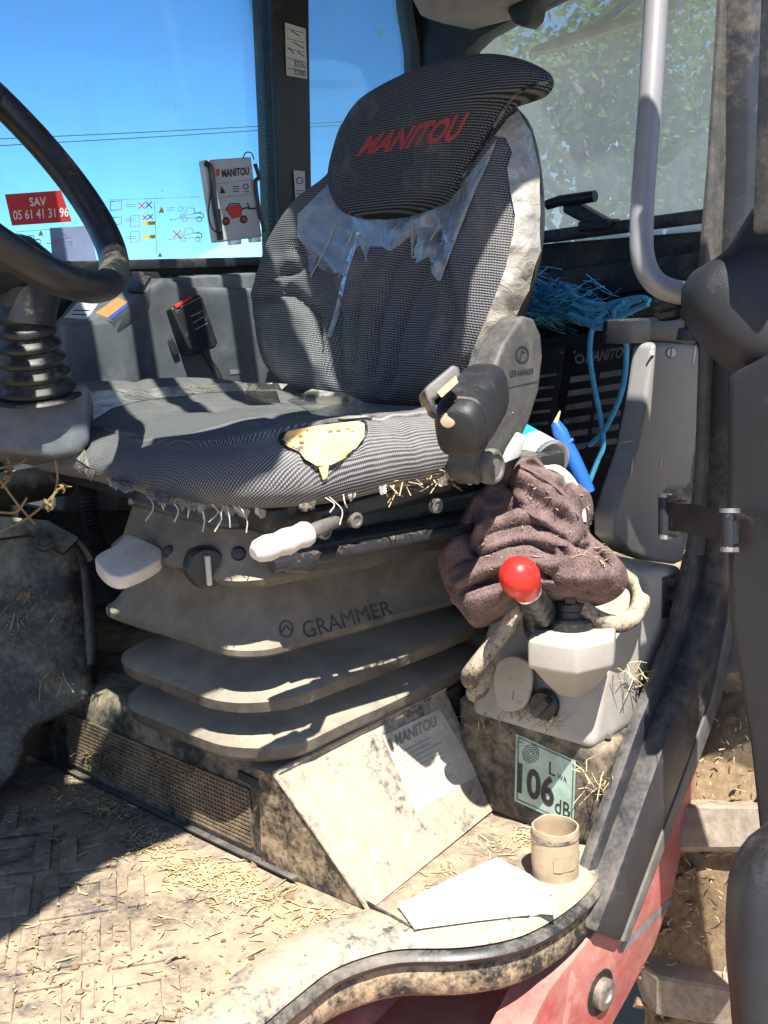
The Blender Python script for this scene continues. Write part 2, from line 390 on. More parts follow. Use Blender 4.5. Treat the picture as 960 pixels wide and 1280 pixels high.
M = dict(
    black=dusty('black_plastic', (.020, .021, .024), .14, dust=(.28,.24,.19), sc=11, rough=.42, up=.4),
    blackclean=dusty('clean_black_plastic', (.018, .019, .022), .08, sc=14, rough=.38, up=.3, bump=.12),
    console=dusty('grey_console_plastic', (.092, .102, .116), .15, dust=(.25, .25, .24), sc=6, rough=.5, up=.3, grain=420, bump=.5),
    darkwall=dusty('dark_trim', (.03, .034, .036), .3, dust=(.17, .16, .14), sc=7, rough=.6, up=.4),
    rubber=dusty('dusty_black_rubber', (.044, .040, .036), .50, dust=(.32, .275, .21), sc=5, rough=.62, up=1.1, soft=.3, grain=260),
    greyplast=dusty('grey_moulded_plastic', (.30, .29, .27), .42, dust=(.46, .40, .31), sc=5, rough=.52, up=.8, grain=480, bump=.45, soft=.28, var=.1),
    housing=dusty('grey_housing_plastic', (.22, .215, .212), .16, dust=(.36, .33, .28), sc=5, rough=.5, up=.3, grain=380, bump=.3, var=.08),
    floor=dusty('dirt_covered_floor', (.055, .054, .058), .50, dust=(.37, .285, .195), sc=8, rough=.6, up=.2, soft=.10, bump=.6),
    panel=dusty('dusty_panel', (.05, .054, .06), .62, dust=(.385, .32, .24), sc=13, rough=.55, up=.2, soft=.06, bump=.45),
    panelside=dusty('mud_splashed_panel', (.022, .022, .022), .50, dust=(.40, .30, .19), sc=16, rough=.6, up=.1, soft=.08, bump=.8),
    riser=dusty('dark_dirty_riser', (.022, .023, .024), .42, dust=(.33, .26, .17), sc=9, rough=.6, up=.25, soft=.12, bump=.6),
    steel=dusty('painted_dark_steel', (.028, .030, .037), .20, dust=(.26, .225, .18), sc=7, rough=.42, up=.4, soft=.2),
    steelworn=dusty('worn_steel_post', (.085, .083, .082), .30, dust=(.22, .20, .17), sc=12, rough=.45, up=.1, soft=.25),
    seal=dusty('black_rubber_seal', (.015, .015, .017), .12, sc=10, rough=.5, up=.4),
    doorpl=dusty('textured_black_door_plastic', (.015, .016, .020), .10, dust=(.12, .105, .09), sc=6, rough=.5, up=.3, grain=520, bump=.6),
    silver=dusty('silver_painted_tube', (.30, .295, .31), .12, dust=(.5, .43, .33), sc=16, rough=.38, up=.2, metal=.25, bump=.12, var=.06, soft=.1),
    red=dusty('faded_red_paint', (.36, .045, .05), .36, dust=(.46, .33, .26), sc=7, rough=.5, up=.3, soft=.3),
    bolt=dusty('zinc_bolt', (.35, .34, .33), .35, sc=40, rough=.35, metal=.8),
    foam=plain('torn_yellow_foam', (.72, .48, .20), .95, bump=1.0, sc=220, var=.35),
    white=dusty('white_handle_plastic', (.58, .565, .54), .26, dust=(.42, .33, .24), sc=26, rough=.42, up=.1, soft=.2, var=.05),
    headfab=weave('headrest_fabric', (.16, .17, .19), (.014, .015, .018), .0029, .05, .6, .15),
    fabric=weave('woven_seat_fabric', (.25, .245, .25), (.048, .048, .054), .0028, -.06, .4, .36),
    backfab=weave('woven_back_fabric', (.25, .25, .26), (.036, .038, .044), .0030, -.04, .5, .30),
    film=film('clear_plastic_film', (.62, .72, .86), .44, (.55, .54, .52), .15),  # bluish tint puts the reflected sky into the film's own colour
    filmdust=film('yellowed_plastic_film', (.68, .66, .6), .62, (.60, .54, .44), .6),
    glass=glass('side_window_glass', (.62, .89, 1.0), (.66, .78, .90), .012, .13),
    rearglass=glass('dirty_rear_window_glass', (.74, .90, .92), (.72, .86, .86), .66, .30, sector=(-.60, .95, .12, .62)),
    roofglass=glass('tinted_roof_glass', (.86, .90, .88), (.6, .6, .5), .02, .06),
    covergrey=dusty('scuffed_grey_plastic', (.060, .060, .060), .22, dust=(.20, .18, .15), sc=14, rough=.5, up=.2, soft=.2, grain=420, bump=.5), emboss=plain('embossed_rubber', (.075, .066, .052), .8, var=.3), ink=plain('black_print', (.02, .02, .022), .6), redink=plain('red_print', (.55, .035, .03), .55), redcloth=plain('red_embroidery', (.34, .05, .045), .85, bump=.6, sc=500),
    whiteink=plain('white_print', (.75, .75, .74), .55), greyink=plain('worn_grey_print', (.22, .22, .22), .6, var=.5),
    label=plain('paper_label', (.50, .51, .52), .6, var=.15), dustlabel=dusty('dusty_label', (.62, .58, .48), .4, dust=(.52, .44, .32), sc=12, rough=.6),
    faintink=plain('faded_print', (.30, .27, .22), .7, var=.35),
    greenlabel=dusty('green_noise_label', (.33, .45, .39), .22, sc=16, rough=.5, soft=.1),
    sheet=plain('white_folded_paper', (.80, .80, .78), .7, bump=.1, sc=60, var=.03),
    straw=plain('dry_straw', (.43, .33, .18), .8, var=.4), strawdark=plain('brown_straw', (.26, .17, .08), .85, var=.4),
    soil=plain('dry_dung_clod', (.20, .13, .075), .95, bump=1.0, sc=160, var=.4),
    fleece=plain('brown_fleece', (.165, .115, .108), .97, bump=1.6, sc=380, var=.3, spec=.15),
    rope=dusty('dusty_beige_hose', (.07, .055, .042), .62, dust=(.42, .34, .25), sc=30, rough=.8, up=.3, soft=.07, bump=1.0, grain=500),
    twine=plain('blue_baler_twine', (.09, .46, .72), .6, bump=.8, sc=600, var=.2),
    knob=dusty('red_knob_plastic', (.58, .028, .022), .14, dust=(.62, .16, .12), sc=34, rough=.27, up=.1, bump=.12, soft=.05, var=.12),
    teal=plain('teal_can_paint', (.02, .42, .50), .35), bluepl=plain('blue_plastic', (.02, .12, .48), .4), alu=plain('brushed_aluminium', (.62, .63, .65), .3, metal=.8),
    canwhite=plain('white_can_paint', (.72, .74, .75), .35), string=plain('dirty_white_string', (.55, .52, .46), .9), wood=plain('pale_wood', (.48, .33, .17), .8),
    headliner=plain('pinkish_headliner', (.38, .32, .32), .85, bump=.3, sc=200), cardboard=dusty('dusty_cardboard', (.34, .25, .15), .45, sc=14, rough=.9, soft=.2),
    yellow=plain('yellow_print', (.75, .55, .05), .6), green=plain('green_print', (.05, .45, .2), .6), orange=plain('orange_sticker', (.7, .2, .06), .55), bluest=plain('blue_sticker', (.03, .07, .30), .55),
    purple=plain('faded_blue_sticker', (.24, .29, .47), .7, var=.2), tyre=dusty('dusty_tyre_rubber', (.05, .048, .046), .78, dust=(.34, .285, .22), sc=14, rough=.8, up=.3, soft=.2, bump=.6), mud=dusty('dry_mud', (.13, .085, .05), .42, dust=(.40, .29, .17), sc=18, rough=.95, up=.2, soft=.2, bump=1.2, grain=120),
    meshmat=dusty('muddy_mesh', (.03, .028, .025), .48, dust=(.36, .255, .145), sc=12, rough=.7, up=.1, soft=.18, bump=.5), webdust=dusty('web_dusted_black_plastic', (.018, .019, .020), .28, dust=(.36, .37, .31), sc=10, rough=.5, up=1.0, soft=.22, bump=.4),
    barn=plain('white_sheet_roof', (.75, .76, .78), .6), leaf=None, bark=plain('bark', (.12, .09, .06), .9, bump=.8, sc=40), wire=plain('dark_cable', (.06, .08, .10), .7),
)
def leafmat():
    k = N('leaf'); g = k.n('ShaderNodeNewGeometry'); f = g.outputs['Random Per Island']
    c = k.mix(f, (.06, .10, .025), (.22, .30, .07)); a = k.n('ShaderNodeBsdfDiffuse', {'Color': c}); b = k.n('ShaderNodeBsdfTranslucent', {'Color': c})
    return k.done(k.n('ShaderNodeMixShader', {0: .5, 1: a.outputs[0], 2: b.outputs[0]}).outputs[0])
M['leaf'] = leafmat()
def groundmat():
    k = N('dry_farm_ground'); a = k.noise(.6, 6, .6); b = k.noise(9, 5, .7)
    return k.done(k.bsdf(k.mix(k.math('ADD', k.math('MULTIPLY', a, .6), k.math('MULTIPLY', b, .4)), (.20, .15, .09), (.36, .29, .19)), .95, k.bump(b, .6, .02)))
M['ground'] = groundmat()
# ================================================================== THE SETTING
FZ = -.75                                                   # cab floor, measured from the eye
g = MB(); g.grid([[Vector((x, y, -EZ)) for x in (-600, -60, -12, 0, 12, 60, 600)] for y in (-600, -60, -12, 0, 12, 60, 600)])
g.build('ground', M['ground'], smooth=False, kind='structure', label='dry bare farm ground around the machine')
SILL = [(228, 1360), (272, 1318), (318, 1283), (366, 1243), (411, 1209), (458, 1190), (503, 1181), (577, 1179), (641, 1168), (687, 1147), (724, 1120), (744, 1096), (757, 1070)]
sill = catmull([zp(x, y, FZ) for x, y in SILL], 5)
sill = [Vector((.2, .70, FZ)), Vector((.45, .745, FZ))] + [p for p in sill if p.x > .50]
inn = []
for i, p in enumerate(sill):
    t = (sill[min(i + 1, len(sill) - 1)] - sill[max(i - 1, 0)]).normalized(); n = Vector((-t.y, t.x, 0)); inn.append(n)
def sweep(prof):
    return [[p + n * a + Vector((0, 0, b)) for a, b in prof] for p, n in zip(sill, inn)]
fl = MB(); fl.prism([p + n * .02 for p, n in zip(sill, inn)] + [Vector((1.3, .70, FZ)), Vector((2.1, .70, FZ)), Vector((2.1, 1.74, FZ)), Vector((.2, 1.74, FZ))], (0, 0, -.03))
floor = fl.build('cab_floor', M['floor'], smooth=False, kind='structure', label='dirt covered cab floor with a curved door edge')
m = MB(); m.grid(sweep([(.075, .001), (.07, .006), (.045, .010), (.012, .010), (.002, .004), (-.002, -.004), (.004, -.008)])); m.build('sill_lip', M['panel'], floor, angle=50)
m = MB(); m.grid(sweep([(.004, -.007), (-.006, -.009), (-.011, -.015), (-.008, -.022), (.003, -.025)])); m.build('rubber_strip', M['black'], floor, angle=60)
m = MB(); m.grid(sweep([(.006, -.022), (.000, -.028), (-.001, -.062), (.006, -.070), (.06, -.074)])); m.build('sill_face', M['panelside'], floor, angle=50)
m = MB(); jt = zp(502, 1160, FZ); m.box(jt + Vector((.0, .03, .0095)), Vector((.0016, .0, 0)), Vector((.004, .052, 0)), Vector((0, 0, .0022))); m.build('sill_joint', M['seal'], floor)

# rubber mat with raised chevron ribs
mt = thing('floor_mat', 'dirty ribbed rubber mat lying on the cab floor', 'floor mat', (.5, 1.1, FZ + .001))
P = [(-160, 1010), (60, 985), (158, 1062), (210, 1120), (268, 1194), (292, 1240), (262, 1320), (100, 1420), (-160, 1420)]
m = MB(); m.prism([zp(x, y, FZ + .001) for x, y in P], (0, 0, .006)); m.build('mat_sheet', M['floor'], mt, bev=.002)
matpoly = [(zp(x, y, FZ).x, zp(x, y, FZ).y) for x, y in P]
k = 0
for i in range(-6, 9):
    for j in range(-5, 9):
        cx = .55 + i * .074; cy = 1.02 + j * .074; a = R_(45 if (i + j) % 2 else -45) + R_(10)
        d = Vector((math.cos(a), math.sin(a), 0)); n = Vector((-d.y, d.x, 0))
        for s in (-.017, .017):
            c = Vector((cx, cy, 0)) + n * s
            if not all(inpoly(c.x + d.x * e + n.x * h, c.y + d.y * e + n.y * h, matpoly) for e in (-.043, .043) for h in (-.016, .016)): continue
            q = zp(*[0, 0], FZ); m = MB(); m.box(c + Vector((0, 0, FZ + .0085)), d * .036, n * .0105, Vector((0, 0, .0022)))
            m.build('tread_rib', M['floor'], mt, bev=.0012, seg=1); k += 1

# walls of the cab below the windows
YW, XR = 1.75, 2.13
m = MB(); m.prism([Vector((.1, YW, FZ)), Vector((2.2, YW, FZ)), Vector((2.2, YW, .012)), Vector((.1, YW, .012))], (0, .04, 0))
rw = m.build('right_wall', M['darkwall'], smooth=False, kind='structure', label='dark inner wall of the cab under the side window')
m = MB(); m.prism([Vector((.1, YW - .035, .012)), Vector((2.10, YW - .035, .012)), Vector((2.10, YW - .035, .030)), Vector((.1, YW - .035, .030))], (0, .075, 0)); m.build('window_sill', M['steel'], rw, bev=.004)
m = MB(); m.tube([Vector((.1, YW - .02, -.012)), Vector((2.1, YW - .02, -.012))], .014, 10); m.build('sill_trim', M['blackclean'], rw)
# rear bulkhead
m = MB(); m.prism([Vector((XR, .66, FZ)), Vector((XR, YW + .04, FZ)), Vector((XR, YW + .04, .03)), Vector((XR, .66, .06))], (.04, 0, 0))
bk = m.build('rear_wall', M['darkwall'], smooth=False, kind='structure', label='dark rear bulkhead of the cab under the rear window')
fb = lambda x, y: xp(x, y, XR)
def rearbox(q, X0, X1, name, mat, bev=.006, par=bk):
    m = MB(); m.prism([xp(x, y, X0) for x, y in q], (X1 - X0, 0, 0)); return m.build(name, mat, par, bev=bev)
rearbox([(560, 318), (672, 304), (886, 277), (960, 268), (960, 252), (886, 260), (672, 289), (560, 304)], XR - .045, XR, 'rear_sill', M['steel'])
rearbox([(600, 352), (890, 312), (890, 352), (600, 392)], XR - .02, XR, 'embossed_panel', M['darkwall'], .01)
rearbox([(600, 398), (890, 362), (890, 385), (600, 420)], XR - .12, XR, 'shelf', M['darkwall'], .01)
m = MB(); text_px(m, 'MANITOU', [(676, 357), (778, 349), (774, 374), (672, 383)], on_plane(lambda x, y: xp(x, y, XR - .02), .003), bold=.03, shear=.25); m.build('embossed_lettering', M['black'], bk)
# load chart plates on the bulkhead
def plate(q, X0, name, lab, rows, head=None):
    m = MB(); m.prism([xp(x, y, X0) for x, y in q], (.006, 0, 0)); o = m.build(name, M['blackclean'], bk, bev=.002, label=lab)
    f = on_plane(lambda x, y: xp(x, y, X0), .0012); k = MB()
    for (u0, v0, u1, v1) in rows: quad_px(k, [bil(q, u0, v0), bil(q, u1, v0), bil(q, u1, v1), bil(q, u0, v1)], f)
    k.build('chart_bar', M['greyink'], o, smooth=False)
    if head:
        k = MB(); text_px(k, head, [bil(q, .26, .065), bil(q, .98, .065), bil(q, .98, .15), bil(q, .26, .15)], f, bold=.03, shear=.2)
        ring_px(k, *bil(q, .16, .11), 5, 2, f); text_px(k, 'CE', [bil(q, .30, .88), bil(q, .45, .88), bil(q, .45, .94), bil(q, .30, .94)], f)
        k.build('plate_lettering', M['greyink'], o, smooth=False)
    k = MB()
    for u, v in ((.06, .05), (.94, .05), (.06, .95), (.94, .95)): disc_px(k, *bil(q, u, v), 2.2, 2.2, f, 8)
    k.build('rivet', M['bolt'], o, smooth=False); return o
rearbox([(600, 432), (812, 405), (800, 640), (600, 660)], XR - .10, XR, 'plate_panel', M['blackclean'], .01)
XP = XR - .108
plate([(715, 432), (792, 421), (772, 585), (688, 598)], XP, 'load_chart_plate', 'black plate with grey bars and lettering', [(.06 + .47 * c, .24 + .105 * r, .47 + .47 * c, .285 + .105 * r) for r in range(6) for c in range(2)], 'MANITOU')
plate([(640, 440), (708, 432), (680, 600), (620, 605)], XP, 'load_chart_plate', 'plain black plate with thin grey lines', [(.08, .2 + .09 * r, .9, .222 + .09 * r) for r in range(7)])

# seat platform (riser) with its mesh grille
m = MB(); XB = .86
prof = [(XB, FZ), (XB, -.622), (XB + .006, -.606), (XB + .022, -.598), (2.1, -.598), (2.1, FZ)]
m.prism([Vector((a, .96, b)) for a, b in prof], (0, .79, 0))
pf = m.build('seat_platform', M['riser'], kind='structure', label='dark dirty step that carries the seat', angle=50)
f = lambda x, y: xp(x, y, XB)
GQ = [(86, 893), (312, 982), (312, 1070), (80, 962)]
m = MB()
a0, a1, z0, z1 = f(84, 893).y, f(312, 982).y, -.728, -.648
ny = 64; nz = 13
for i in range(ny + 1):
    y = lerp(a0, a1, i / ny); m.box(Vector((XB - .0022, y, (z0 + z1) / 2)), (.0012, .0016, (z1 - z0) / 2))
for j in range(nz + 1):
    z = lerp(z0, z1, j / nz); m.box(Vector((XB - .0030, (a0 + a1) / 2, z)), (.0012, abs(a0 - a1) / 2, .0016))
m.build('mesh_grille', M['meshmat'], pf, smooth=False, kind='stuff')
m = MB(); m.prism([Vector((XB - .004, .95, FZ)), Vector((XB - .004, 1.74, FZ)), Vector((XB - .011, 1.74, FZ + .010)), Vector((XB - .011, .95, FZ + .010))], (.012, 0, 0)); m.build('skirting_lip', M['steel'], pf, bev=.002)
m = MB(); m.prism([f(300, 962), f(335, 980), f(335, 990), f(300, 972)], (-.004, 0, 0)); m.build('grille_clip', M['black'], pf)

# dusty wedge-shaped cover beside the platform
cv = thing('sloped_cover', 'dusty sloping panel with a faded cream label next to the floor step', 'cover panel', (1.0, .9, FZ))
TL, TR, BR, BL = Vector((.842, .962, -.600)), Vector((1.165, .955, -.590)), Vector((1.165, .868, -.745)), Vector((.868, .836, -.7485))
FB = Vector((.862, .995, -.7485)); 
m = MB(); b0 = Vector((0, .06, 0))
A = [TL, TR, BR, BL]; 
tw = MB(); tw.grid([[lerp(lerp(TL, TR, u / 14), lerp(BL, BR, u / 14), v / 12) for u in range(15)] for v in range(13)])
tw.grid([[TL + Vector((0, .05, -.003)), TR + Vector((0, .05, 0))], [TL, TR]]); tw.grid([[TR + Vector((0, .05, 0)), Vector((1.165, 1.0, -.7485))], [TR, BR]])
top = tw.build('cover_face', M['panel'], cv, smooth=False, fix=True)
m = MB(); m.prism([TL + Vector((-.001, .028, -.002)), TL + Vector((-.001, 0, 0)), BL + Vector((-.001, 0, 0)), FB + Vector((-.005, .02, 0))], (.006, 0, 0)); m.build('cover_end', M['panelside'], cv, smooth=False)
m = MB(); m.tube([TL + Vector((0, 0, .001)), lerp(TL, BL, .5) + Vector((0, -.001, .001)), BL], .0035, 8); m.tube([TL + Vector((0, 0, .001)), TR + Vector((0, 0, .001))], .004, 8); m.build('folded_edge', M['panel'], cv)
cf = caster(bvh(top), .0012)
LQ = [(478, 920), (549, 886), (598, 968), (520, 1016)]
lab = decal(LQ, cf, 10).build('faded_label', M['dustlabel'], cv, label='faded cream label', smooth=False)
cf2 = caster(bvh(top), .0022); m = MB()
text_px(m, 'MANITOU', [bil(LQ, .16, .05), bil(LQ, .9, .05), bil(LQ, .86, .19), bil(LQ, .13, .19)], cf2, bold=.03, shear=.2); quad_px(m, [bil(LQ, .03, .07), bil(LQ, .1, .07), bil(LQ, .1, .2), bil(LQ, .03, .2)], cf2)
for r in range(11): line_px(m, [bil(LQ, .08, .28 + r * .06), bil(LQ, random.uniform(.55, .92), .28 + r * .06)], .9, cf2)
m.build('lettering', M['faintink'], lab, smooth=False)

# equipment box behind the step with the green noise label
eb = thing('equipment_box', 'dark metal box with a green 106 dB noise label', 'metal box', (1.3, .8, FZ))
XE = 1.155
m = MB(); m.prism([Vector((XE, .692, FZ)), Vector((XE, .925, FZ)), Vector((XE, .925, -.588)), Vector((XE, .692, -.607))], (.45, 0, 0)); ebx = m.build('box_shell', M['riser'], eb, bev=.012, seg=3)
ec = caster(bvh(ebx), .0012, lambda x, y: xp(x, y, XE)); ec2 = caster(bvh(ebx), .0022, lambda x, y: xp(x, y, XE))
GL = [(645, 917), (720, 951), (717, 1034), (643, 1001)]
gl = decal(GL, ec, 12).build('noise_label', M['greenlabel'], eb, smooth=False, label='pale green label')
m = MB(); text_px(m, '106', [bil(GL, .04, .40), bil(GL, .66, .40), bil(GL, .66, .86), bil(GL, .04, .86)], ec2, bold=.03)
text_px(m, 'dB', [bil(GL, .68, .68), bil(GL, .93, .68), bil(GL, .93, .90), bil(GL, .68, .90)], ec2); text_px(m, 'L', [bil(GL, .56, .19), bil(GL, .66, .19), bil(GL, .66, .38), bil(GL, .56, .38)], ec2)
text_px(m, 'WA', [bil(GL, .70, .31), bil(GL, .86, .31), bil(GL, .86, .39), bil(GL, .70, .39)], ec2)
m.build('lettering', M['ink'], gl, smooth=False)
m = MB()
for r in (10, 7.5, 5, 2.6): ring_px(m, *bil(GL, .25, .2), r, .9, ec2, ry=r * 1.1)
b_ = [bil(GL, .04, .04), bil(GL, .96, .04), bil(GL, .96, .96), bil(GL, .04, .96), bil(GL, .04, .04)]; line_px(m, b_, .9, ec2); m.build('printed_rings', M['ink'], gl, smooth=False)

# ------------------------------------------------------------------ cab frame: posts, roof, door edge
fr = thing('cab_frame', 'dark steel frame of the cab with roof and posts', 'vehicle cab', (1.3, 1.2, FZ))
wy = lambda x, y: yp(x, y, YW - .01)
def post(q, fn, vec, name, mat, par=fr, bev=.004, label=None):
    m = MB(); m.prism([fn(*p) for p in q], vec); return m.build(name, mat, par, bev=bev, label=label)
post([(338, -40), (386, -40), (387, 60), (391, 330), (352, 330), (346, 150)], wy, (0, .06, 0), 'side_post', M['black'])
post([(338, -40), (352, -40), (360, 330), (352, 332), (346, 150)], lambda x, y: yp(x, y, YW - .022), (0, .012, 0), 'post_flange', M['black'], bev=.002)
# paper labels on the post
sp = [o for o in fr.children if o.name.startswith('side_post')][0]
f = on_plane(lambda x, y: yp(x, y, YW - .0125), .001); f2 = on_plane(lambda x, y: yp(x, y, YW - .0125), .002)
LB = [(356, 28), (382, 36), (384, 99), (358, 94)]
l1 = decal(LB, f, 14).build('inspection_label', M['label'], sp, smooth=False, label='white form label with handwriting')
m = MB()
for r in range(5): line_px(m, [bil(LB, .08, .1 + .19 * r), bil(LB, .92, .1 + .19 * r)], .7, f2)
for (a, b, c, d) in ((.3, .12, .7, .18), (.35, .33, .9, .4), (.15, .46, .4, .55), (.55, .5, .9, .56)): line_px(m, [bil(LB, a, b), bil(LB, c, d)], 1.2, f2)
text_px(m, '3036', [bil(LB, .38, .68), bil(LB, .95, .68), bil(LB, .95, .8), bil(LB, .38, .8)], f2); text_px(m, '3380', [bil(LB, .38, .84), bil(LB, .95, .84), bil(LB, .95, .96), bil(LB, .38, .96)], f2)
m.build('handwriting', M['ink'], l1, smooth=False)
LB = [(367, 213), (381, 214), (382, 263), (370, 263)]
l1 = decal(LB, f, 14).build('small_label', M['label'], sp, smooth=False, label='narrow white sticker')
m = MB(); ring_px(m, *bil(LB, .5, .25), 4, 1, f2)
for r in range(6): line_px(m, [bil(LB, .15, .5 + .08 * r), bil(LB, .85, .5 + .08 * r)], .9, f2)
m.build('fine_print', M['ink'], l1, smooth=False)
# rear corner post and headers
rx = lambda x, y: xp(x, y, XR - .01)
post([(512, -40), (516, 10), (524, 60), (526, 110), (526, 330), (560, 330), (560, -40)], lambda x, y: yp(x, y, YW - .005), (0, .05, 0), 'corner_post', M['black'])
post([(526, -40), (526, 330), (590, 330), (577, 120), (577, 85), (584, 62), (602, 45), (640, 24), (700, -6), (760, -40)], lambda x, y: xp(x, y, XR - .03), (.05, 0, 0), 'rear_corner', M['black'])
post([(500, -60), (514, 0), (524, 20), (548, 28), (600, 14), (640, -4), (690, -40), (720, -60)], lambda x, y: xp(x, y, XR - .16), (.13, 0, 0), 'headliner', M['headliner'], bev=.012)
post([(632, 14), (640, 30), (655, 35), (664, 24), (668, 4), (690, -14), (640, -10)], lambda x, y: xp(x, y, XR - .12), (.05, 0, 0), 'header_bracket', M['blackclean'], bev=.01)
# roof out of view: rim and rear edge shaped for their shadow, tinted panel, guard bars
RZ = .62
def roofslab(pts, name, mat='darkwall', z=RZ, th=.05):
    m = MB(); m.prism([Vector((a, b, z)) for a, b in pts], (0, 0, th)); return m.build(name, M[mat], fr, bev=.01)
roofslab([(-.35, .38), (.05, .47), (.25, .53), (.40, .52), (.49, .475), (.54, .50), (.60, .51), (.80, .56), (.95, .60), (1.0, .64), (1.07, .645), (2.3, .65), (2.3, .80), (.93, .80), (.86, .735), (.74, .68), (.56, .64), (.42, .72), (.30, .80), (-.35, .90)], 'roof_rim')
roofslab([(.93, .801), (2.3, .801), (2.3, 1.82), (1.40, 1.82), (1.24, 1.36), (1.09, 1.08)], 'rear_roof')
roofslab([(-.35, 1.62), (1.30, 1.62), (1.37, 1.82), (-.35, 1.82)], 'far_roof_rail')
roofslab([(-.35, .901), (-.12, .901), (-.12, 1.619), (-.35, 1.619)], 'front_roof_rail')
m = MB(); m.prism([Vector((a, b, RZ + .056)) for a, b in ((-.2, .66), (1.35, .66), (1.35, 1.7), (-.2, 1.7))], (0, 0, .005)); m.build('roof_pane', M['roofglass'], fr, smooth=False)
bd = Vector((.47, .88, 0)).normalized(); bn = Vector((-bd.y, bd.x, 0))
for kx, kw in ((.42, .042), (.605, .053), (.762, .018), (.872, .018), (.985, .020)):  # unseen slanted bars, spaced and widened to cast the shade stripes
    c = Vector((kx, 1.0, RZ + .02)); a = c - bd * .22; b = c + bd * .75
    t1 = (1.62 - c.y) / bd.y; t0 = (.80 - c.y) / bd.y
    m = MB(); m.box(c + bd * (t0 + t1) / 2, bd * (t1 - t0) / 2, bn * kw, Vector((0, 0, .008))); m.build('roof_shadow_bar', M['steel'], fr)
# posts out of view that carry the roof
m = MB(); m.box((-.30, .62, -.05), (.03, .03, .67)); m.build('front_post', M['steel'], fr); m = MB(); m.box((-.30, 1.75, -.05), (.03, .03, .67)); m.build('front_post', M['steel'], fr)

# door-side rear post, then the slanted door edge running down to the sill
YD = .675
yd = lambda x, y: yp(x, y, YD)
post([(908, -40), (938, -40), (928, 300), (912, 440), (906, 560), (900, 700), (864, 700), (872, 640), (878, 560), (882, 430), (882, 330), (893, 200)], yd, (0, .012, 0), 'door_post', M['covergrey'], bev=.006)
post([(868, 690), (902, 690), (896, 735), (876, 800), (832, 905), (774, 1062), (752, 1118), (730, 1112), (742, 1070), (800, 905), (846, 790)], lambda x, y: yp(x, y, YD - .001), (0, .018, 0), 'lower_door_frame', M['steel'], bev=.008)
sl = [(936, -40), (930, 200), (921, 360), (911, 470), (906, 600), (902, 690), (897, 740), (878, 800), (834, 908), (776, 1068), (754, 1128)]
m = MB(); m.tube(catmull([yp(x, y, YD - .012) for x, y in sl], 5), .0065, 8); m.build('door_seal', M['seal'], fr)
post([(937, -40), (990, -40), (985, 300), (950, 560), (916, 690), (910, 770), (890, 868), (860, 955), (777, 1178), (746, 1166), (780, 1074), (838, 912), (882, 806), (900, 745), (907, 690), (912, 590), (917, 470), (927, 360), (935, 200)], lambda x, y: yp(x, y, YD - .03), (0, .04, 0), 'outer_door_frame', M['steel'], bev=.007, label='outer dark frame strip along the door opening')
post([(916, 700), (910, 775), (890, 872), (860, 958), (779, 1178), (786, 1178), (870, 965), (902, 876), (916, 800), (922, 700)], lambda x, y: yp(x, y, YD - .028), (0, .03, 0), 'frame_return', M['steelworn'], bev=.003)

# windows
sw = thing('side_window', 'long side window with blue sky, stickers and a document box', 'window', (1.2, YW, .03))
wy2 = lambda x, y: yp(x, y, YW + .02)
m = MB(); m.prism([Vector((-.2, YW + .02, .0)), Vector((2.16, YW + .02, .0)), Vector((2.16, YW + .02, .68)), Vector((-.2, YW + .02, .68))], (0, .005, 0)); pane = m.build('pane', M['glass'], sw, smooth=False)
f = on_plane(wy2, .0016)
m = MB()
for r in range(58):
    for c in range(3): disc_px(m, 336 + r * .16 - c * 3.4 - (r % 2) * 1.2, 2 + r * 5.6, 1.5 - .35 * c, 1.7 - .4 * c, f, 6)
m.build('dotted_border', M['ink'], sw, smooth=False, kind='stuff')
m = MB(); quad_px(m, [(337, -20), (344, -20), (356, 330), (347, 330)], f); m.build('border_print', M['ink'], sw, smooth=False)
SV = [(6, 243), (76, 238), (90, 277), (15, 282)]
q = on_plane(wy2, .002); q2 = on_plane(wy2, .003)
rs = decal(SV, q, 20).build('phone_sticker', M['redink'], sw, smooth=False, label='red sticker with white SAV phone number')
m = MB(); text_px(m, 'SAV', [(36, 247), (57, 246), (58, 257), (38, 258)], q2, bold=.02); text_px(m, '05 61 41 31 96', [(16, 263), (85, 259), (86, 271), (17, 275)], q2, bold=.015); m.build('lettering', M['whiteink'], rs, smooth=False)
decal([(62, 285), (112, 282), (122, 330), (66, 334)], q, 20).build('faded_sticker', M['purple'], sw, smooth=False, label='faded purple sticker at the bottom of the glass')
m = MB()
def loader(m, x, y, s=1.0, arm=1):
    line_px(m, [(x - 14 * s, y), (x + 14 * s, y - 1), (x + 14 * s, y - 6 * s), (x + 4 * s, y - 7 * s), (x + 2 * s, y - 13 * s), (x - 6 * s, y - 13 * s), (x - 8 * s, y - 6 * s), (x - 14 * s, y - 5 * s), (x - 14 * s, y)], .9, q)
    ring_px(m, x - 9 * s, y + 1, 3.2 * s, .9, q, 10); ring_px(m, x + 9 * s, y + 1, 3.2 * s, .9, q, 10); line_px(m, [(x + 12 * s, y - 8 * s), (x - 12 * s * arm, y - 3 * s), (x - 22 * s, y + 2), (x - 28 * s, y + 1)], .9, q)
loader(m, 240, 273); loader(m, 238, 298); loader(m, 40, 305, .8); loader(m, 80, 303, .8)
for bx in ((138, 252, 152, 262), (163, 270, 174, 283), (163, 290, 174, 302), (139, 272, 152, 280)): line_px(m, [(bx[0], bx[1]), (bx[2], bx[1] - 1), (bx[2], bx[3]), (bx[0], bx[3] + 1), (bx[0], bx[1])], .9, q)
for y in (256, 274, 296): line_px(m, [(157, y), (170, y - .4)], .9, q); line_px(m, [(157, y + 2.5), (170, y + 2)], .9, q)
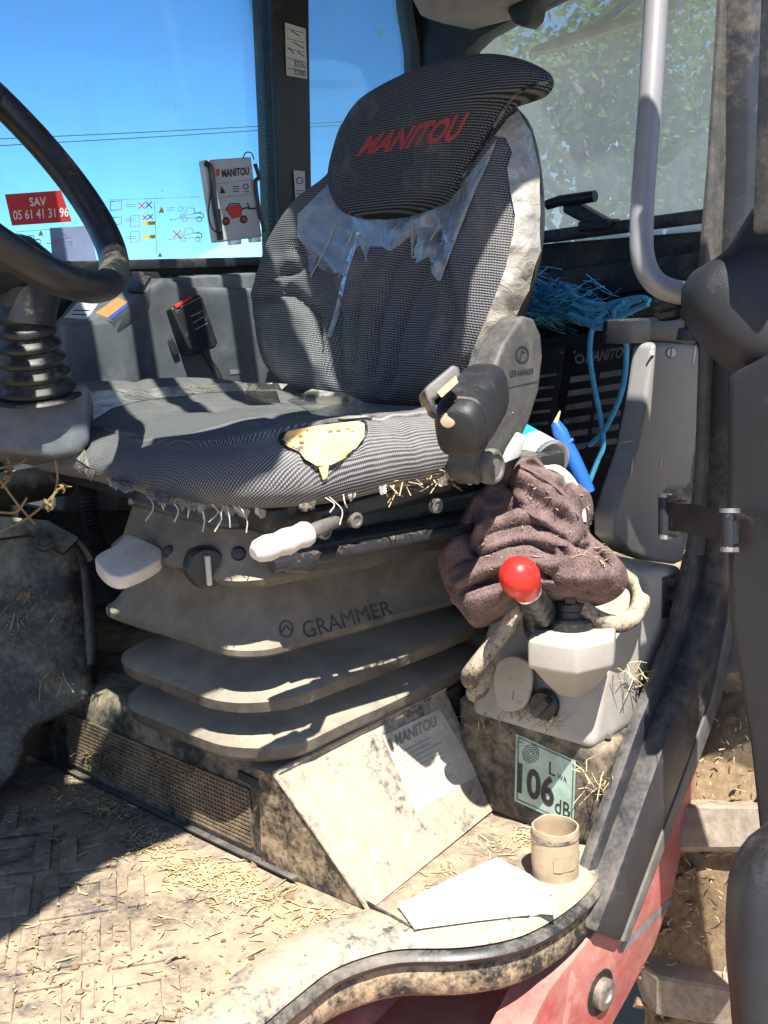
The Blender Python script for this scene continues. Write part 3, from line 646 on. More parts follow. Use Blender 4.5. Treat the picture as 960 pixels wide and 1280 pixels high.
line_px(m, [(193, 252), (196, 318)], .6, q); line_px(m, [(137, 250), (250, 246)], .6, q); line_px(m, [(20, 290), (70, 286)], .6, q)
for y in (260, 263): line_px(m, [(208, y), (218, y - .5)], .9, q)
m.build('pictogram_lines', M['greyink'], sw, smooth=False)
m = MB(); text_px(m, 'OK', [(222, 258), (232, 257), (232, 264), (222, 265)], q); m.build('pictogram_ok', M['green'], sw, smooth=False)
m = MB()
for (x, y, s) in ((221, 293, 5), (177, 257, 4), (186, 256, 4), (181, 272, 3), (188, 271, 3)): line_px(m, [(x - s, y - s), (x + s, y + s)], 1.3, q); line_px(m, [(x - s, y + s), (x + s, y - s)], 1.3, q)
m.build('pictogram_cross', M['redink'], sw, smooth=False)
m = MB()
for (x, y, s) in ((202, 262, 4), (51, 291, 3.5), (200, 318, 3)): quad_px(m, [(x, y - s), (x + s, y + s), (x - s, y + s)], q)
for (x, y) in ((186, 279), (186, 296)): quad_px(m, [(x - 8, y - 2), (x + 8, y - 2.5), (x + 8, y + 2), (x - 8, y + 2.5)], q)
m.build('pictogram_warning', M['yellow'], sw, smooth=False)

rwn = thing('rear_window', 'dirty rear window with a wiper cleaned patch showing leaves', 'window', (XR, 1.2, .06))
pv = xp(760, 272, XR + .02); Yv = lambda p: (-(p.y - pv.y), p.z - pv.z)
pts = [Vector((XR + .02, y, z)) for z in (0.02, .68) for y in (YW + .02, .66)]
m = MB(); m.add([pts[0], pts[1], pts[3], pts[2]], [(0, 1, 2, 3)], [Yv(p) for p in (pts[0], pts[1], pts[3], pts[2])]); m.build('pane', M['rearglass'], rwn, smooth=False)
m = MB(); m.tube(catmull([xp(x, y, XR - .005) for x, y in ((578, 330), (577, 120), (577, 86), (585, 63), (603, 46), (641, 25), (702, -5), (770, -45))], 5), .007, 8); m.build('window_gasket', M['seal'], rwn)
# latch handle
la = thing('window_latch', 'black latch handle at the foot of the rear window', 'latch', xp(720, 275, XR - .03))
xl = lambda x, y: xp(x, y, XR - .06)
m = MB(); m.tube([xl(684, 256), xl(700, 251), xl(726, 248), xl(744, 245)], [.011, .012, .013, .012], 10); m.build('grip', M['blackclean'], la, bev=0)
m = MB(); m.prism([xl(703, 254), xl(722, 254), xl(757, 274), xl(757, 281), xl(732, 281), xl(703, 266)], (.03, 0, 0)); m.build('arm', M['blackclean'], la, bev=.005)
m = MB(); m.prism([xl(722, 277), xl(760, 273), xl(760, 286), xl(722, 290)], (.05, 0, 0)); m.build('foot', M['blackclean'], la, bev=.004)
# wiper outside the rear window
wp = thing('rear_wiper', 'dark wiper blade across the top of the rear window', 'wiper', xp(740, 40, XR + .05))
xo = lambda x, y: xp(x, y, XR + .06)
m = MB(); m.prism([xo(660, 66), (xo(668, 58)), xo(735, 33), xo(805, 14), xo(850, 0), xo(850, 8), xo(806, 24), xo(738, 46), xo(690, 62)], (.02, 0, 0)); m.build('blade', M['blackclean'], wp)
m = MB(); m.tube([xo(740, 38), xo(800, -10), xo(840, -60)], .008, 8); m.build('arm', M['blackclean'], wp)

# world outside
def tree(name, lab, base, h, cr, n, seed, group='trees beyond the rear window', leaf=.11):
    rnd = random.Random(seed); t = thing(name, lab, 'tree', base, group); b = Vector(base)
    m = MB(); m.tube([b, b + Vector((.1, 0, h * .3)), b + Vector((0, .15, h * .7))], [h * .03, h * .022, h * .008], 9)
    ends = []
    for k in range(16):
        a = rnd.uniform(0, 6.3); z = rnd.uniform(.25, .75) * h; e = b + Vector((math.cos(a) * cr * rnd.uniform(.4, .85), math.sin(a) * cr * rnd.uniform(.4, .85), z + rnd.uniform(.05, .3) * h)); s = b + Vector((0, 0, z))
        m.tube([s, s.lerp(e, .5) + Vector((0, 0, .15)), e], [h * .011, h * .007, h * .003], 6); ends += [e, s.lerp(e, .6)]
    m.build('trunk', M['bark'], t); c = MB()
    cl = [e + Vector((rnd.gauss(0, .3), rnd.gauss(0, .3), rnd.gauss(0, .3))) * cr * .4 for e in ends for _ in range(3)]
    for _ in range(n):
        o = rnd.choice(cl); p = o + Vector((rnd.gauss(0, 1), rnd.gauss(0, 1), rnd.gauss(0, .8))) * cr * .16
        u = Vector((rnd.gauss(0, 1), rnd.gauss(0, 1), rnd.gauss(0, .6))).normalized(); v = u.cross(Vector((rnd.gauss(0, 1), rnd.gauss(0, 1), rnd.gauss(0, 1)))).normalized(); s = leaf * rnd.uniform(.6, 1.3)
        c.add([p, p + u * s * .5 + v * s * .33, p + u * s, p + u * s * .5 - v * s * .33], [(0, 1, 2, 3)])
    c.build('crown', M['leaf'], t, smooth=False, fix=False); return t
gz = -EZ
b = dp(735, 170, 11); tree('leafy_tree', 'bright green leafy tree nearest behind the dirty rear window', (b.x, b.y, gz), 4.7, 1.9, 9000, 3)
b = dp(860, 170, 13); tree('leafy_tree', 'second leafy tree behind the silver rail and rear window', (b.x, b.y, gz), 5.2, 2.0, 8000, 5)
bn_ = thing('white_barn', 'white sheet roofed shed low behind the side window', 'barn', Vector((*dp(300, 330, 40).xy, gz)))
fbn = lambda x, y: dp(x, y, 40)
A = [fbn(228, 335), fbn(262, 313), fbn(345, 268), fbn(470, 240), fbn(470, 335)]
m = MB(); m.prism([A[0], A[1], A[2], A[3], A[4]], (6, 5, 0)); m.build('roof', M['barn'], bn_, smooth=False)
base = [Vector((p.x, p.y, gz)) for p in (A[0], A[4])]
m = MB(); m.prism([base[0] + Vector((.3, .3, 0)), base[1] + Vector((.3, .3, 0)), A[4] + Vector((.3, .3, -.1)), A[0] + Vector((.3, .3, -.1))], (5.4, 4.5, 0)); m.build('wall', M['barn'], bn_, smooth=False)
for i, (ya, yb, lab) in enumerate(((171, 156, 'upper of the two thin cables across the sky'), (179, 161, 'lower of the two thin cables across the sky'))):
    a = dp(40, ya, 34); b = dp(345, yb, 40); d = (b - a); m = MB()
    m.tube([a - d * 1.5, a - d * .3 + Vector((0, 0, -.01)), a.lerp(b, .5) + Vector((0, 0, -.03)), b + d * .6, b + d * 2], .017, 6); m.build('power_line', M['wire'], label=lab, cat='cable', group='overhead cables')
# ================================================================== SIDE CONSOLE, STEERING, WINDOW BOX
co = thing('side_console', 'blue grey moulded console under the side window', 'console', (1.3, 1.62, FZ))
YC = 1.58
yc = lambda x, y: yp(x, y, YC)
# main side face with its bevelled top, then the front block with the raised deck
m = MB(); m.prism([yc(118, 402), yc(205, 346), yc(243, 359), yc(360, 360), yc(400, 640), yc(60, 640)], (0, .14, 0)); body = m.build('body', M['console'], co, bev=.014, seg=3)
m = MB(); m.prism([yp(205, 349, YC + .03), yp(335, 340, YC + .03), yp(420, 336, YC + .03), yp(420, 420, YC + .03), yp(205, 420, YC + .03)], (0, .13, 0)); m.build('top_ledge', M['console'], co, bev=.01)
# front deck: top surface z level, seen under the wheel
zt = zp(130, 398, -.055).z
m = MB(); dq = [yp(78, 404, YC - .03), yp(140, 399, YC - .03), yp(206, 346, YC + .02), yp(206, 420, YC + .02), yp(150, 640, YC - .03), yp(78, 640, YC - .03)]
m.prism(dq, (0, .025, 0)); m.build('front_block', M['console'], co, bev=.010, seg=3)
m = MB(); m.prism([yp(-60, 336, YC + .12), yp(200, 340, YC + .12), yp(200, 420, YC + .12), yp(-60, 430, YC + .12)], (0, .03, 0)); m.build('recess_panel', M['blackclean'], co, bev=.004)
# sloping deck with stickers and small controls
dk = [(70, 402), (140, 400), (202, 348), (150, 343), (112, 347)]
_A, _B, _C = yp(140, 398, YC - .03), yp(206, 345, YC + .02), yp(112, 347, YC + .16); _n = (_B - _A).cross(_C - _A); _n = _n if _n.z > 0 else -_n
fdk = Frame(_A + Vector((0, 0, .002)), _n, Vector((0, 1, .1)))
m = MB(); m.prism([fdk.hit(x, y) for x, y in dk], fdk.n * -.03); deck = m.build('deck', M['console'], co, bev=.005)
fd = on_plane(fdk.hit, .0012); fd2 = on_plane(fdk.hit, .0022)
decal([(120, 391), (146, 372), (160, 377), (134, 397)], fd, 12).build('orange_sticker', M['orange'], deck, smooth=False)
decal([(134, 397), (160, 377), (164, 379), (140, 399)], fd, 12).build('blue_sticker', M['bluest'], deck, smooth=False)
decal([(80, 397), (98, 376), (124, 378), (108, 399)], fd, 12).build('white_sticker', M['label'], deck, smooth=False)
m = MB(); line_px(m, [(92, 388), (112, 388)], 1.5, fd2); line_px(m, [(90, 393), (108, 393)], 1.5, fd2); m.build('print_line', M['ink'], deck, smooth=False)
m = MB(); m.prism([fdk.w(*fdk.px(x, y), .0) for x, y in ((160, 366), (172, 348), (190, 350), (178, 368))], fdk.n * .008); m.build('switch_cover', M['blackclean'], deck, bev=.003)
decal([(287, 462), (304, 461), (305, 467), (288, 468)], on_plane(lambda x, y: yp(x, y, YC), .0015), 10).build('small_plate', M['greyink'], body, smooth=False)

# black handset hanging on the console
hs = thing('handset', 'black handset with a red strip hanging on the grey console', 'handset', yp(243, 410, YC - .03))
fh = Frame(yp(243, 405, YC - .03), Vector((-.15, -1, .25)), Vector((-.12, 0, 1)))
q = [(213, 385), (249, 367), (254, 372), (273, 428), (270, 434), (246, 442), (238, 437)]
m = MB(); m.prism([fh.hit(x, y) for x, y in q], fh.n * -.03); hb = m.build('body', M['blackclean'], hs, bev=.005, seg=3)
m = MB(); m.prism([fh.w(*fh.px(x, y), .003) for x, y in ((217, 382), (238, 370), (240, 373), (220, 386))], fh.n * -.012); m.build('red_strip', M['redink'], hs, bev=.001)
m = MB(); f = on_plane(fh.hit, .0015)
for (a, b) in (((238, 396), (252, 389)), ((241, 404), (255, 396)), ((244, 412), (259, 404))): line_px(m, [a, b], 1.4, f)
line_px(m, [(226, 384), (250, 372)], 1.0, f); m.build('printed_line', M['greyink'], hb, smooth=False)
m = MB(); m.tube(catmull([fh.w(*fh.px(x, y), -.012) for x, y in ((258, 436), (266, 450), (276, 466), (284, 490))], 5), .006, 8); m.build('cable', M['seal'], hs)
m = MB(); m.prism([fh.w(*fh.px(x, y), -.03) for x, y in ((214, 395), (236, 436), (228, 440), (208, 402))], fh.n * -.02); m.build('bracket', M['black'], hs, bev=.002)

# steering wheel: a tilted ring, spoke, shaft, rubber gaiter
cw = dp(-38.75, 173.4, 1.1136); sn = Vector((.4311, -.6515, .6246)).normalized()
st = thing('steering_wheel', 'thick black steering wheel with ribbed rubber gaiter below', 'steering wheel', dp(40, 560, 1.35))
e1 = sn.cross(_z).normalized(); e2 = sn.cross(e1); m = MB()
ringp = [cw + (e1 * math.cos(t * math.pi / 36) + e2 * math.sin(t * math.pi / 36)) * .19 for t in range(72)]
m.tube(ringp, .0165, 14, closed=True); m.build('rim', M['blackclean'], st)
hub = cw - sn * .045
for k in range(1, 3):
    a0 = math.atan2((dp(60, 352, 1.13) - cw).dot(e2), (dp(60, 352, 1.13) - cw).dot(e1)) + k * 2 * math.pi / 3
    e = cw + (e1 * math.cos(a0) + e2 * math.sin(a0)) * .186; m = MB(); pr = catmull([hub, lerp(hub, e, .55) - sn * .012, e], 6)
    m.tube(pr, [.03 - .012 * i / (len(pr) - 1) for i in range(len(pr))], 10); m.build('spoke', M['blackclean'], st)
m = MB(); m.lathe(hub - sn * .03, sn, [(.001, 0), (.05, .002), (.058, .015), (.055, .05), (.045, .065), (.001, .068)], 28); m.build('hub', M['blackclean'], st)
top = dp(30, 385, 1.33); bot = dp(46, 492, 1.37)
m = MB(); pth = catmull([hub - sn * .02, hub - sn * .10 + Vector((0, .03, -.03)), top + Vector((0, 0, .05)), top - Vector((0, 0, .02))], 6)
m.tube(pth, [lerp(.040, .034, i / (len(pth) - 1)) for i in range(len(pth))], 16); m.build('shaft_cover', M['blackclean'], st)
prof = []; ax = (bot - top); Lx = ax.length
m = MB(); nb = 6; prof = [(.026, -.03), (.030, -.005)]
for i in range(nb):
    r = lerp(.031, .049, i / (nb - 1)); h = Lx * (i + .1) / nb; s = Lx / nb
    prof += [(r * .82, h), (r * .95, h + s * .15), (r, h + s * .38), (r * .97, h + s * .62), (r * .84, h + s * .82)]
prof += [(.053, Lx * .99), (.056, Lx * 1.02)]
m.lathe(top, ax, prof, 32); m.build('gaiter', M['black'], st)
m = MB(); cbx = [(-60, 492), (0, 492), (108, 478), (112, 486), (112, 552), (100, 566), (66, 572), (-60, 560)]
fcb = Frame(dp(60, 530, 1.36), Vector((-.55, -.80, .25)), Vector((0, 0, 1)))
m.prism([fcb.hit(x, y) for x, y in cbx], fcb.n * -.14); m.build('column_box', M['console'], st, bev=.014, seg=3)

# document box on the window
db = thing('document_box', 'white clipboard style document box with a red loader picture on the window', 'document box', yp(292, 300, YW - .01))
fdb = Frame(yp(290, 250, YW - .015), Vector((-.08, -1, .05)), Vector((.02, 0, 1)))
DQ = [(254, 200), (314, 196), (328, 296), (270, 303)]
m = MB(); m.prism([fdb.hit(x, y) for x, y in DQ], fdb.n * -.018); dbo = m.build('case', M['label'], db, bev=.004, seg=3)
f = on_plane(fdb.hit, .0012); B = lambda u, v: bil(DQ, u, v); f2 = on_plane(fdb.hit, .002)
m = MB(); text_px(m, 'MANITOU', [B(.34, .13), B(.92, .12), B(.92, .22), B(.34, .23)], f, bold=.03, shear=.1)
quad_px(m, [B(.30, .33), B(.36, .42), B(.24, .42)], f)
for r in range(3): line_px(m, [B(.52, .35 + .03 * r), B(.66, .35 + .03 * r)], 1, f)
ring_px(m, *B(.8, .36), 3.2, 1, f, 10); line_px(m, [B(.75, .42), B(.85, .42)], 1, f)
m.build('lettering', M['ink'], dbo, smooth=False)
m = MB(); quad_px(m, [B(.24, .12), B(.31, .12), B(.29, .2), B(.22, .21)], f); m.build('red_emblem', M['redink'], dbo, smooth=False); m = MB()
quad_px(m, [B(.32, .62), B(.42, .57), B(.58, .57), B(.66, .63), B(.62, .72), B(.42, .74)], f2); m.build('red_picture', M['redink'], dbo, smooth=False); m = MB(); disc_px(m, *B(.28, .76), 2.6, 2.8, f2, 10); m.build('red_hub', M['redink'], dbo, smooth=False); m = MB(); disc_px(m, *B(.66, .76), 2.6, 2.8, f2, 10)
m.build('red_hub', M['redink'], dbo, smooth=False)
m = MB(); disc_px(m, *B(.28, .76), 5, 5.4, f, 14); disc_px(m, *B(.66, .76), 4.8, 5.2, f, 14); line_px(m, [B(.6, .64), B(.76, .62), B(.82, .64), B(.95, .64)], 2, f); line_px(m, [B(.82, .64), B(.78, .56)], 1.6, f)
line_px(m, [B(.3, .63), B(.42, .55), B(.6, .56), B(.67, .64)], 1.2, f); m.build('black_picture', M['ink'], dbo, smooth=False)
m = MB()
line_px(m, [B(.08, .3), B(.08, .48), B(.95, .45), B(.93, .28), B(.2, .3)], .6, f); m.build('printed_frame', M['greyink'], dbo, smooth=False)
m = MB()
m.tube(catmull([fdb.w(*fdb.px(x, y), .005) for x, y in ((255, 204), (262, 212), (266, 250), (272, 285), (274, 300))], 5), .006, 8)
m.build('black_strap', M['blackclean'], db)
m = MB(); m.tube(catmull([fdb.w(*fdb.px(x, y), .004) for x, y in ((317, 205), (322, 222), (318, 228), (322, 260), (329, 290))], 5), .004, 8); m.build('black_strap', M['blackclean'], db)
m = MB(); m.tube(catmull([fdb.w(*fdb.px(x, y), .012) for x, y in ((262, 212), (259, 240), (256, 268), (262, 288), (272, 288), (270, 262))], 6), .0017, 6)
m.build('cord', M['seal'], db); m = MB(); m.tube(catmull([fdb.w(*fdb.px(x, y), .004) for x, y in ((302, 198), (306, 191), (313, 192), (316, 200))], 5), .0012, 6); m.build('cord', M['seal'], db)
m = MB()
for q in ([(288, 300), (302, 299), (302, 305), (289, 306)], [(314, 297), (326, 296), (327, 302), (315, 303)]): m = MB(); m.prism([fdb.hit(*p) for p in q], fdb.n * -.012); m.build('clip', M['alu'], db, bev=.001)

# ================================================================== SEAT
th = R_(7); ex = Vector((math.cos(th), -math.sin(th), 0)); ey = Vector((math.sin(th), math.cos(th), 0)); SCN = Vector((1.05, 1.12, 0))
def S(x, y, z): return SCN + ex * x + ey * y + Vector((0, 0, z))
se = thing('operator_seat', 'worn grey woven operator seat on a dusty rubber bellows', 'seat', (1.05, 1.10, -.598))
def rrect(x0, x1, y0, y1, r, n=12, kk=12):
    out = []; r = min(r, (x1 - x0) * .48, (y1 - y0) * .48)
    for (cx, cy, a0) in ((x1 - r, y1 - r, 0), (x0 + r, y1 - r, 90), (x0 + r, y0 + r, 180), (x1 - r, y0 + r, 270)):
        for k in range(n): a = R_(a0 + 90 * k / (n - 1)); out.append((cx + r * math.cos(a), cy + r * math.sin(a)))
    # straight runs get more points
    res = []
    for i in range(len(out)):
        a, b = out[i], out[(i + 1) % len(out)]; res.append(a)
        if i % n == n - 1:
            for j in range(1, kk): res.append((lerp(a[0], b[0], j / kk), lerp(a[1], b[1], j / kk)))
    return res
# cushion
CX0, CX1, CY0, CY1 = -.305, .18, -.318, .375
base = rrect(CX0, CX1, CY0, CY1, .15, 16, 26); cxm, cym = -.05, .02
def ctop(x, y):
    b = .018 * (max(0, abs(y - .04) - .13) / .2) ** 1.2; fx = (x + .33) / .6
    z = -.176 + b - .012 * math.exp(-((x - .12) / .16) ** 2) - .016 * max(0, -(x + .14)) / .19
    z += .012 * math.exp(-((y - .33) / .07) ** 2) 
    z += .0035 * noise.noise(Vector((x * 9, y * 9, 1))) + .002 * noise.noise(Vector((x * 22, y * 16, 4)))
    z -= .004 * math.exp(-((x + .10 - .12 * abs(y)) / .012) ** 2)
    return z
rows = []; uvs = []
side = [(.105, -.251), (.065, -.254), (.032, -.250), (.011, -.241), (.0, -.229), (.004, -.217), (.018, -.206), (.034, -.1995), (.050, -.1965)]
arc = sum(math.hypot(a[0] - b[0], a[1] - b[1]) for a, b in zip(side, side[1:])); pr_ = None
def insp(p, d):
    dx, dy = p[0] - cxm, p[1] - cym; L = math.hypot(dx, dy); return (p[0] - dx / L * d, p[1] - dy / L * d)
for d, z in side:
    if pr_ is not None: arc -= math.hypot(d - pr_[0], z - pr_[1])
    pr_ = (d, z); r = []; u = []
    for i, p in enumerate(base):
        q = insp(p, d); zz = z + (ctop(*q) + .190) * min(1, max(0, (z + .238) / .04)) + .003 * noise.noise(Vector((p[0] * 14, p[1] * 14, z * 20)))
        r.append(S(q[0], q[1], zz)); o = insp(p, .05 - max(0, arc)); u.append(o)
    rows.append(r); uvs.append(u)
for s in [.89 - .89 * q / 34 for q in range(35)]:
    r = []; u = []
    for p in base:
        q0 = insp(p, .05); q = (cxm + (q0[0] - cxm) * s / .9 if s < .9 else q0[0], cym + (q0[1] - cym) * s / .9)
        r.append(S(q[0], q[1], ctop(*q))); u.append(q)
    rows.append(r); uvs.append(u)
HP = [(350, 549), (360, 539), (374, 536), (398, 532), (420, 529), (448, 526), (457, 530), (456, 545), (446, 559), (432, 572), (414, 581), (396, 582), (382, 574), (374, 564), (360, 558)]
def proj(p): d = p.dot(CW); return (CX + F_PX * p.dot(CR) / d, CY - F_PX * p.dot(CU) / d)
HPC = HP + [HP[0]]
for r in rows[5:]:
    for i, p in enumerate(r):
        x, y = proj(p)
        if inpoly(x, y, HP): r[i] = p - Vector((0, 0, .009 * min(1, segd(x, y, HPC) / 9)))
        elif segd(x, y, HPC) < 7: r[i] = p + Vector((0, 0, .003 * (1 - segd(x, y, HPC) / 7)))
m = MB(); m.grid(rows, cu=True, uv=uvs); cush = m.build('seat_cushion', M['fabric'], se, angle=70)
ct = bvh(cush); cc = caster(ct, .002); cc3 = caster(ct, .004)
# torn foam hole
fo = decal(HP, cc, 3, .006, 1).build('exposed_foam', M['foam'], cush, label='torn patch of yellow foam')
decal([(397, 580), (411, 578), (409, 597), (404, 600)], cc3, 4, .003, 2).build('foam_strip', M['foam'], cush)
m = MB(); m.tube(catmull([caster(ct, .001)(x, y) for x, y in HP], 4, True), [.0019 + .0016 * noise.noise(Vector((i * .37, 0, 0))) for i in range(len(HP) * 4)], 7, closed=True); m.build('torn_edge', M['headfab'], cush)
m = MB(); 
for k in range(12):
    x = random.uniform(356, 452); y = 534 + random.uniform(-2, 26) * random.random() + (452 - x) * .06; q = cc3(x, y); m.blob(q, .003 * random.uniform(.5, 1.5), .0025, .002, 6, .5, k)
m.build('foam_crumbs', M['strawdark'], cush, kind='stuff')
# clear cover rags along the cushion rim
RAG = [[(80, 546), (92, 520), (108, 497), (130, 488), (180, 486), (250, 480), (330, 478), (360, 480), (352, 487), (270, 490), (190, 497), (140, 510), (112, 528), (104, 555), (112, 584), (96, 574), (82, 562)],
       [(360, 500), (390, 486), (430, 492), (478, 512), (470, 520), (430, 524), (392, 518)], [(106, 490), (160, 486), (240, 494), (180, 500), (120, 508)]]
fall = lambda x, y: pp(x, y, S(0, 0, -.19), Vector((-.3, -.3, .9)))
for k, q in enumerate(RAG): decal(q, caster(ct, .003, fall), 6, .008, k + 3).build('plastic_cover', M['filmdust'], cush, label='torn yellowed plastic cover')
m = MB(); fb_ = caster(ct, .002, lambda x, y: pp(x, y, S(-.25, -.25, -.29), Vector((-.5, -.8, .1))))
EDGE = catmull([Vector(q + (0,)) for q in ((108, 590), (150, 607), (200, 622), (250, 634), (300, 640), (340, 640), (390, 632), (440, 622), (500, 606))], 14)
def ec_(u): p = EDGE[int(u * (len(EDGE) - 1))]; return p.x, p.y
for k in range(22):
    u = random.random() ** 1.2; xx, yb = ec_(u); L_n = random.uniform(8, 22); nn_ = 7; up_ = []; lo_ = []; sg = random.random() * 50
    for q in range(nn_):
        x = xx + (q / (nn_ - 1) - .5) * L_n * random.uniform(.9, 1.1); y = yb + (x - xx) * (-.25 if xx > 340 else .25); dpt = (3 + 10 * abs(noise.noise(Vector((sg + q * .6, 1, k)))) + random.uniform(0, 3)) * (1 - abs(2 * q / (nn_ - 1) - 1) ** 3)
        up_.append(fb_(x, y - 5)); lo_.append(toward(fb_(x + random.uniform(-2, 2), y + dpt), .010 * noise.noise(Vector((sg, q * .5, 3))) + .006))
    m.grid([up_, [lerp(a, b, .5) - Vector((0, 0, .002)) for a, b in zip(up_, lo_)], lo_])
m.build('torn_fringe', M['filmdust'], cush, kind='stuff')
m = MB()
for k in range(16):
    xx = random.uniform(180, 430); yb = 618 + 14 * math.sin((xx - 180) / 250 * math.pi); p = fb_(xx, yb); q = p + Vector((random.uniform(-.012, .012), -.006, -random.uniform(.01, .035)))
    m.tube(catmull([p, lerp(p, q, .5) + Vector((random.uniform(-.008, .008), -.004, 0)), q], 4), .0007, 5)
m.build('loose_threads', M['string'], cush, kind='stuff')

# backrest
rk = R_(13); nB = -ex * math.cos(rk) + _z * math.sin(rk); tB = ex * math.sin(rk) + _z * math.cos(rk)
fB = Frame(S(.2, 0, -.2), nB, tB)
OUT = [(328, 432), (324, 385), (332, 340), (350, 300), (374, 266), (410, 230), (440, 190), (520, 130), (600, 112), (645, 132), (660, 185), (666, 250), (664, 310), (646, 365), (618, 420), (592, 456), (556, 486), (520, 503), (480, 511), (430, 508), (385, 492), (345, 466)]
ctr = fB.px(470, 330); Lp = [fB.px(*q) for q in [(400, 350), (418, 420), (436, 486)]]; grooves = []
for P in ([(398, 318), (432, 352), (444, 400), (446, 470), (456, 480), (466, 470), (466, 400), (468, 350)], [(540, 300), (508, 345), (496, 400), (488, 470), (478, 480)], [(570, 330), (536, 372), (522, 420), (512, 470), (500, 490)], [(345, 385), (390, 372), (420, 400), (430, 450)], [(560, 290), (590, 330), (596, 400), (575, 450)], [(350, 365), (400, 340)]):
    grooves.append([fB.px(*q) for q in P])
BOL_R = [fB.px(*q) for q in [(655, 200), (640, 260), (612, 330), (605, 400), (570, 470)]]; BOL_L = [fB.px(*q) for q in [(398, 262), (362, 310), (355, 370), (372, 440), (410, 480)]]
def bfront(u, v, a, t):
    h = .034 * puff(u, v, 5)
    e = math.exp(-(segd(a, t, BOL_R) / .062) ** 2) + math.exp(-(segd(a, t, BOL_L) / .058) ** 2)
    h += .036 * min(1, e) * puff(u, v, 3)
    for g_ in grooves: d = segd(a, t, g_); h -= .015 * math.exp(-(d / .0085) ** 2) * puff(u, v, 3); h += .006 * math.exp(-((d - .02) / .011) ** 2) * puff(u, v, 3)
    h += (.003 * noise.noise(Vector((a * 12, t * 12, 2))) + .0015 * noise.noise(Vector((a * 40, t * 26, 7)))) * puff(u, v, 3)
    return h
m = pillow(fB, OUT, bfront, lambda u, v, a, t: .012 * puff(u, v, 8), nv=84, nu=92); back = m.build('backrest', M['backfab'], se, angle=80)
# moulded shell behind
sh = [(340, 425), (334, 370), (352, 310), (390, 262), (440, 215), (520, 150), (600, 120), (648, 138), (668, 190), (676, 260), (672, 320), (655, 380), (628, 430), (600, 470), (540, 492), (430, 500), (360, 470)]
fS = Frame(fB.p0 - nB * .03, nB, tB)
m = pillow(fS, sh, lambda u, v, a, t: .028 * puff(u, v, 8), lambda u, v, a, t: .055 * puff(u, v, 4), nv=30, nu=30); m.build('back_shell', M['black'], se, angle=80)
bt = bvh(back); bc = caster(bt, .0025, lambda x, y: fB.hit(x, y))
# dusty plastic strip round the near edge of the backrest
fb0 = lambda x, y: toward(fB.w(*fB.px(x, y), -.005), .0)
STR = [(648, 138), (660, 160), (669, 205), (671, 260), (670, 310), (654, 362), (630, 412), (606, 462), (582, 472), (590, 440), (612, 388), (632, 335), (641, 295), (644, 268), (638, 240), (634, 210), (640, 190), (632, 172), (618, 170), (634, 148)]
def strip_fn(x, y):
    d = ray(x, y).normalized(); h = bt.ray_cast(Vector((0, 0, 0)), d)
    if h[0] is not None: return d * (h[3] - .003)
    a, b = fB.px(x, y); 
    q = bt.find_nearest(fB.w(a, b, 0)); n = (fB.w(a, b, 0) - q[0]); dd = n.length
    return q[0] + n * .15 - nB * min(.10, dd * 2.2) 
decal(STR, strip_fn, 5, .006, 9).build('plastic_edge_strip', M['filmdust'], back, label='dirty white plastic strip along the near edge')
# film hanging in shreds under the headrest
SHR = [[(372, 268), (412, 228), (432, 262), (468, 276), (466, 290), (455, 300), (440, 318), (430, 346), (424, 340), (418, 342), (404, 340), (396, 332), (398, 318), (390, 342), (386, 340), (384, 312), (372, 296)],
       [(440, 268), (480, 275), (508, 272), (540, 262), (560, 250), (580, 224), (600, 210), (588, 250), (566, 300), (548, 352), (540, 342), (536, 320), (522, 328), (516, 312), (512, 296), (500, 306), (486, 314), (478, 308), (462, 308), (458, 324), (452, 312)],
       [(446, 290), (450, 292), (442, 318), (432, 350), (424, 392), (414, 422), (409, 420), (420, 380), (432, 330)],
       [(566, 250), (584, 222), (622, 172), (612, 200), (592, 244), (574, 290), (560, 326), (548, 354)]]
for k, q in enumerate(SHR): decal(q, bc, 4, .005, 20 + k).build('film_shred', M['film'], back, label='torn clear plastic film' if k == 0 else None)
m = MB()
for P in ([(420, 280), (404, 316), (388, 346)], [(442, 288), (428, 322), (424, 346)], [(448, 292), (436, 330), (420, 390), (412, 420)], [(456, 280), (454, 300), (458, 326)], [(558, 268), (538, 300), (520, 328)], [(592, 240), (570, 296), (550, 350)], [(612, 196), (590, 240), (566, 300)], [(516, 276), (516, 322), (530, 300)]):
    m = MB(); m.tube(catmull([caster(bt, .005, lambda x, y: fB.hit(x, y))(x, y) for x, y in P], 5), .0012, 6); m.build('rolled_film_edge', M['filmdust'], back)

# headrest
fH = Frame(fB.p0 + nB * .045, nB, tB)
HO = [(416, 232), (420, 200), (432, 165), (448, 140), (470, 124), (520, 100), (580, 82), (624, 72), (650, 74), (672, 82), (688, 93), (690, 106), (682, 116), (660, 124), (640, 131), (618, 160), (592, 204), (574, 232), (556, 252), (535, 262), (508, 269), (470, 273), (446, 272), (428, 262)]
fold = [fH.px(*q) for q in [(700, 92), (655, 120), (600, 190)]]
def hfront(u, v, a, t): return .040 * puff(u, v, 4) + .002 * noise.noise(Vector((a * 9, t * 9, 5))) + .012 * puff(u, v, 3) * max(0, (t - .38) / .12)
m = pillow(fH, HO, hfront, lambda u, v, a, t: .028 * puff(u, v, 4), nv=54, nu=60); head = m.build('headrest', M['headfab'], se, angle=80)
ht = bvh(head); hc = caster(ht, .0012, lambda x, y: fH.hit(x, y))
m = MB(); text_px(m, 'MANITOU', [(456, 171), (588, 139), (576, 175), (443, 197)], hc, bold=.042, shear=.28); m.build('lettering', M['redcloth'], head, label='red MANITOU lettering')
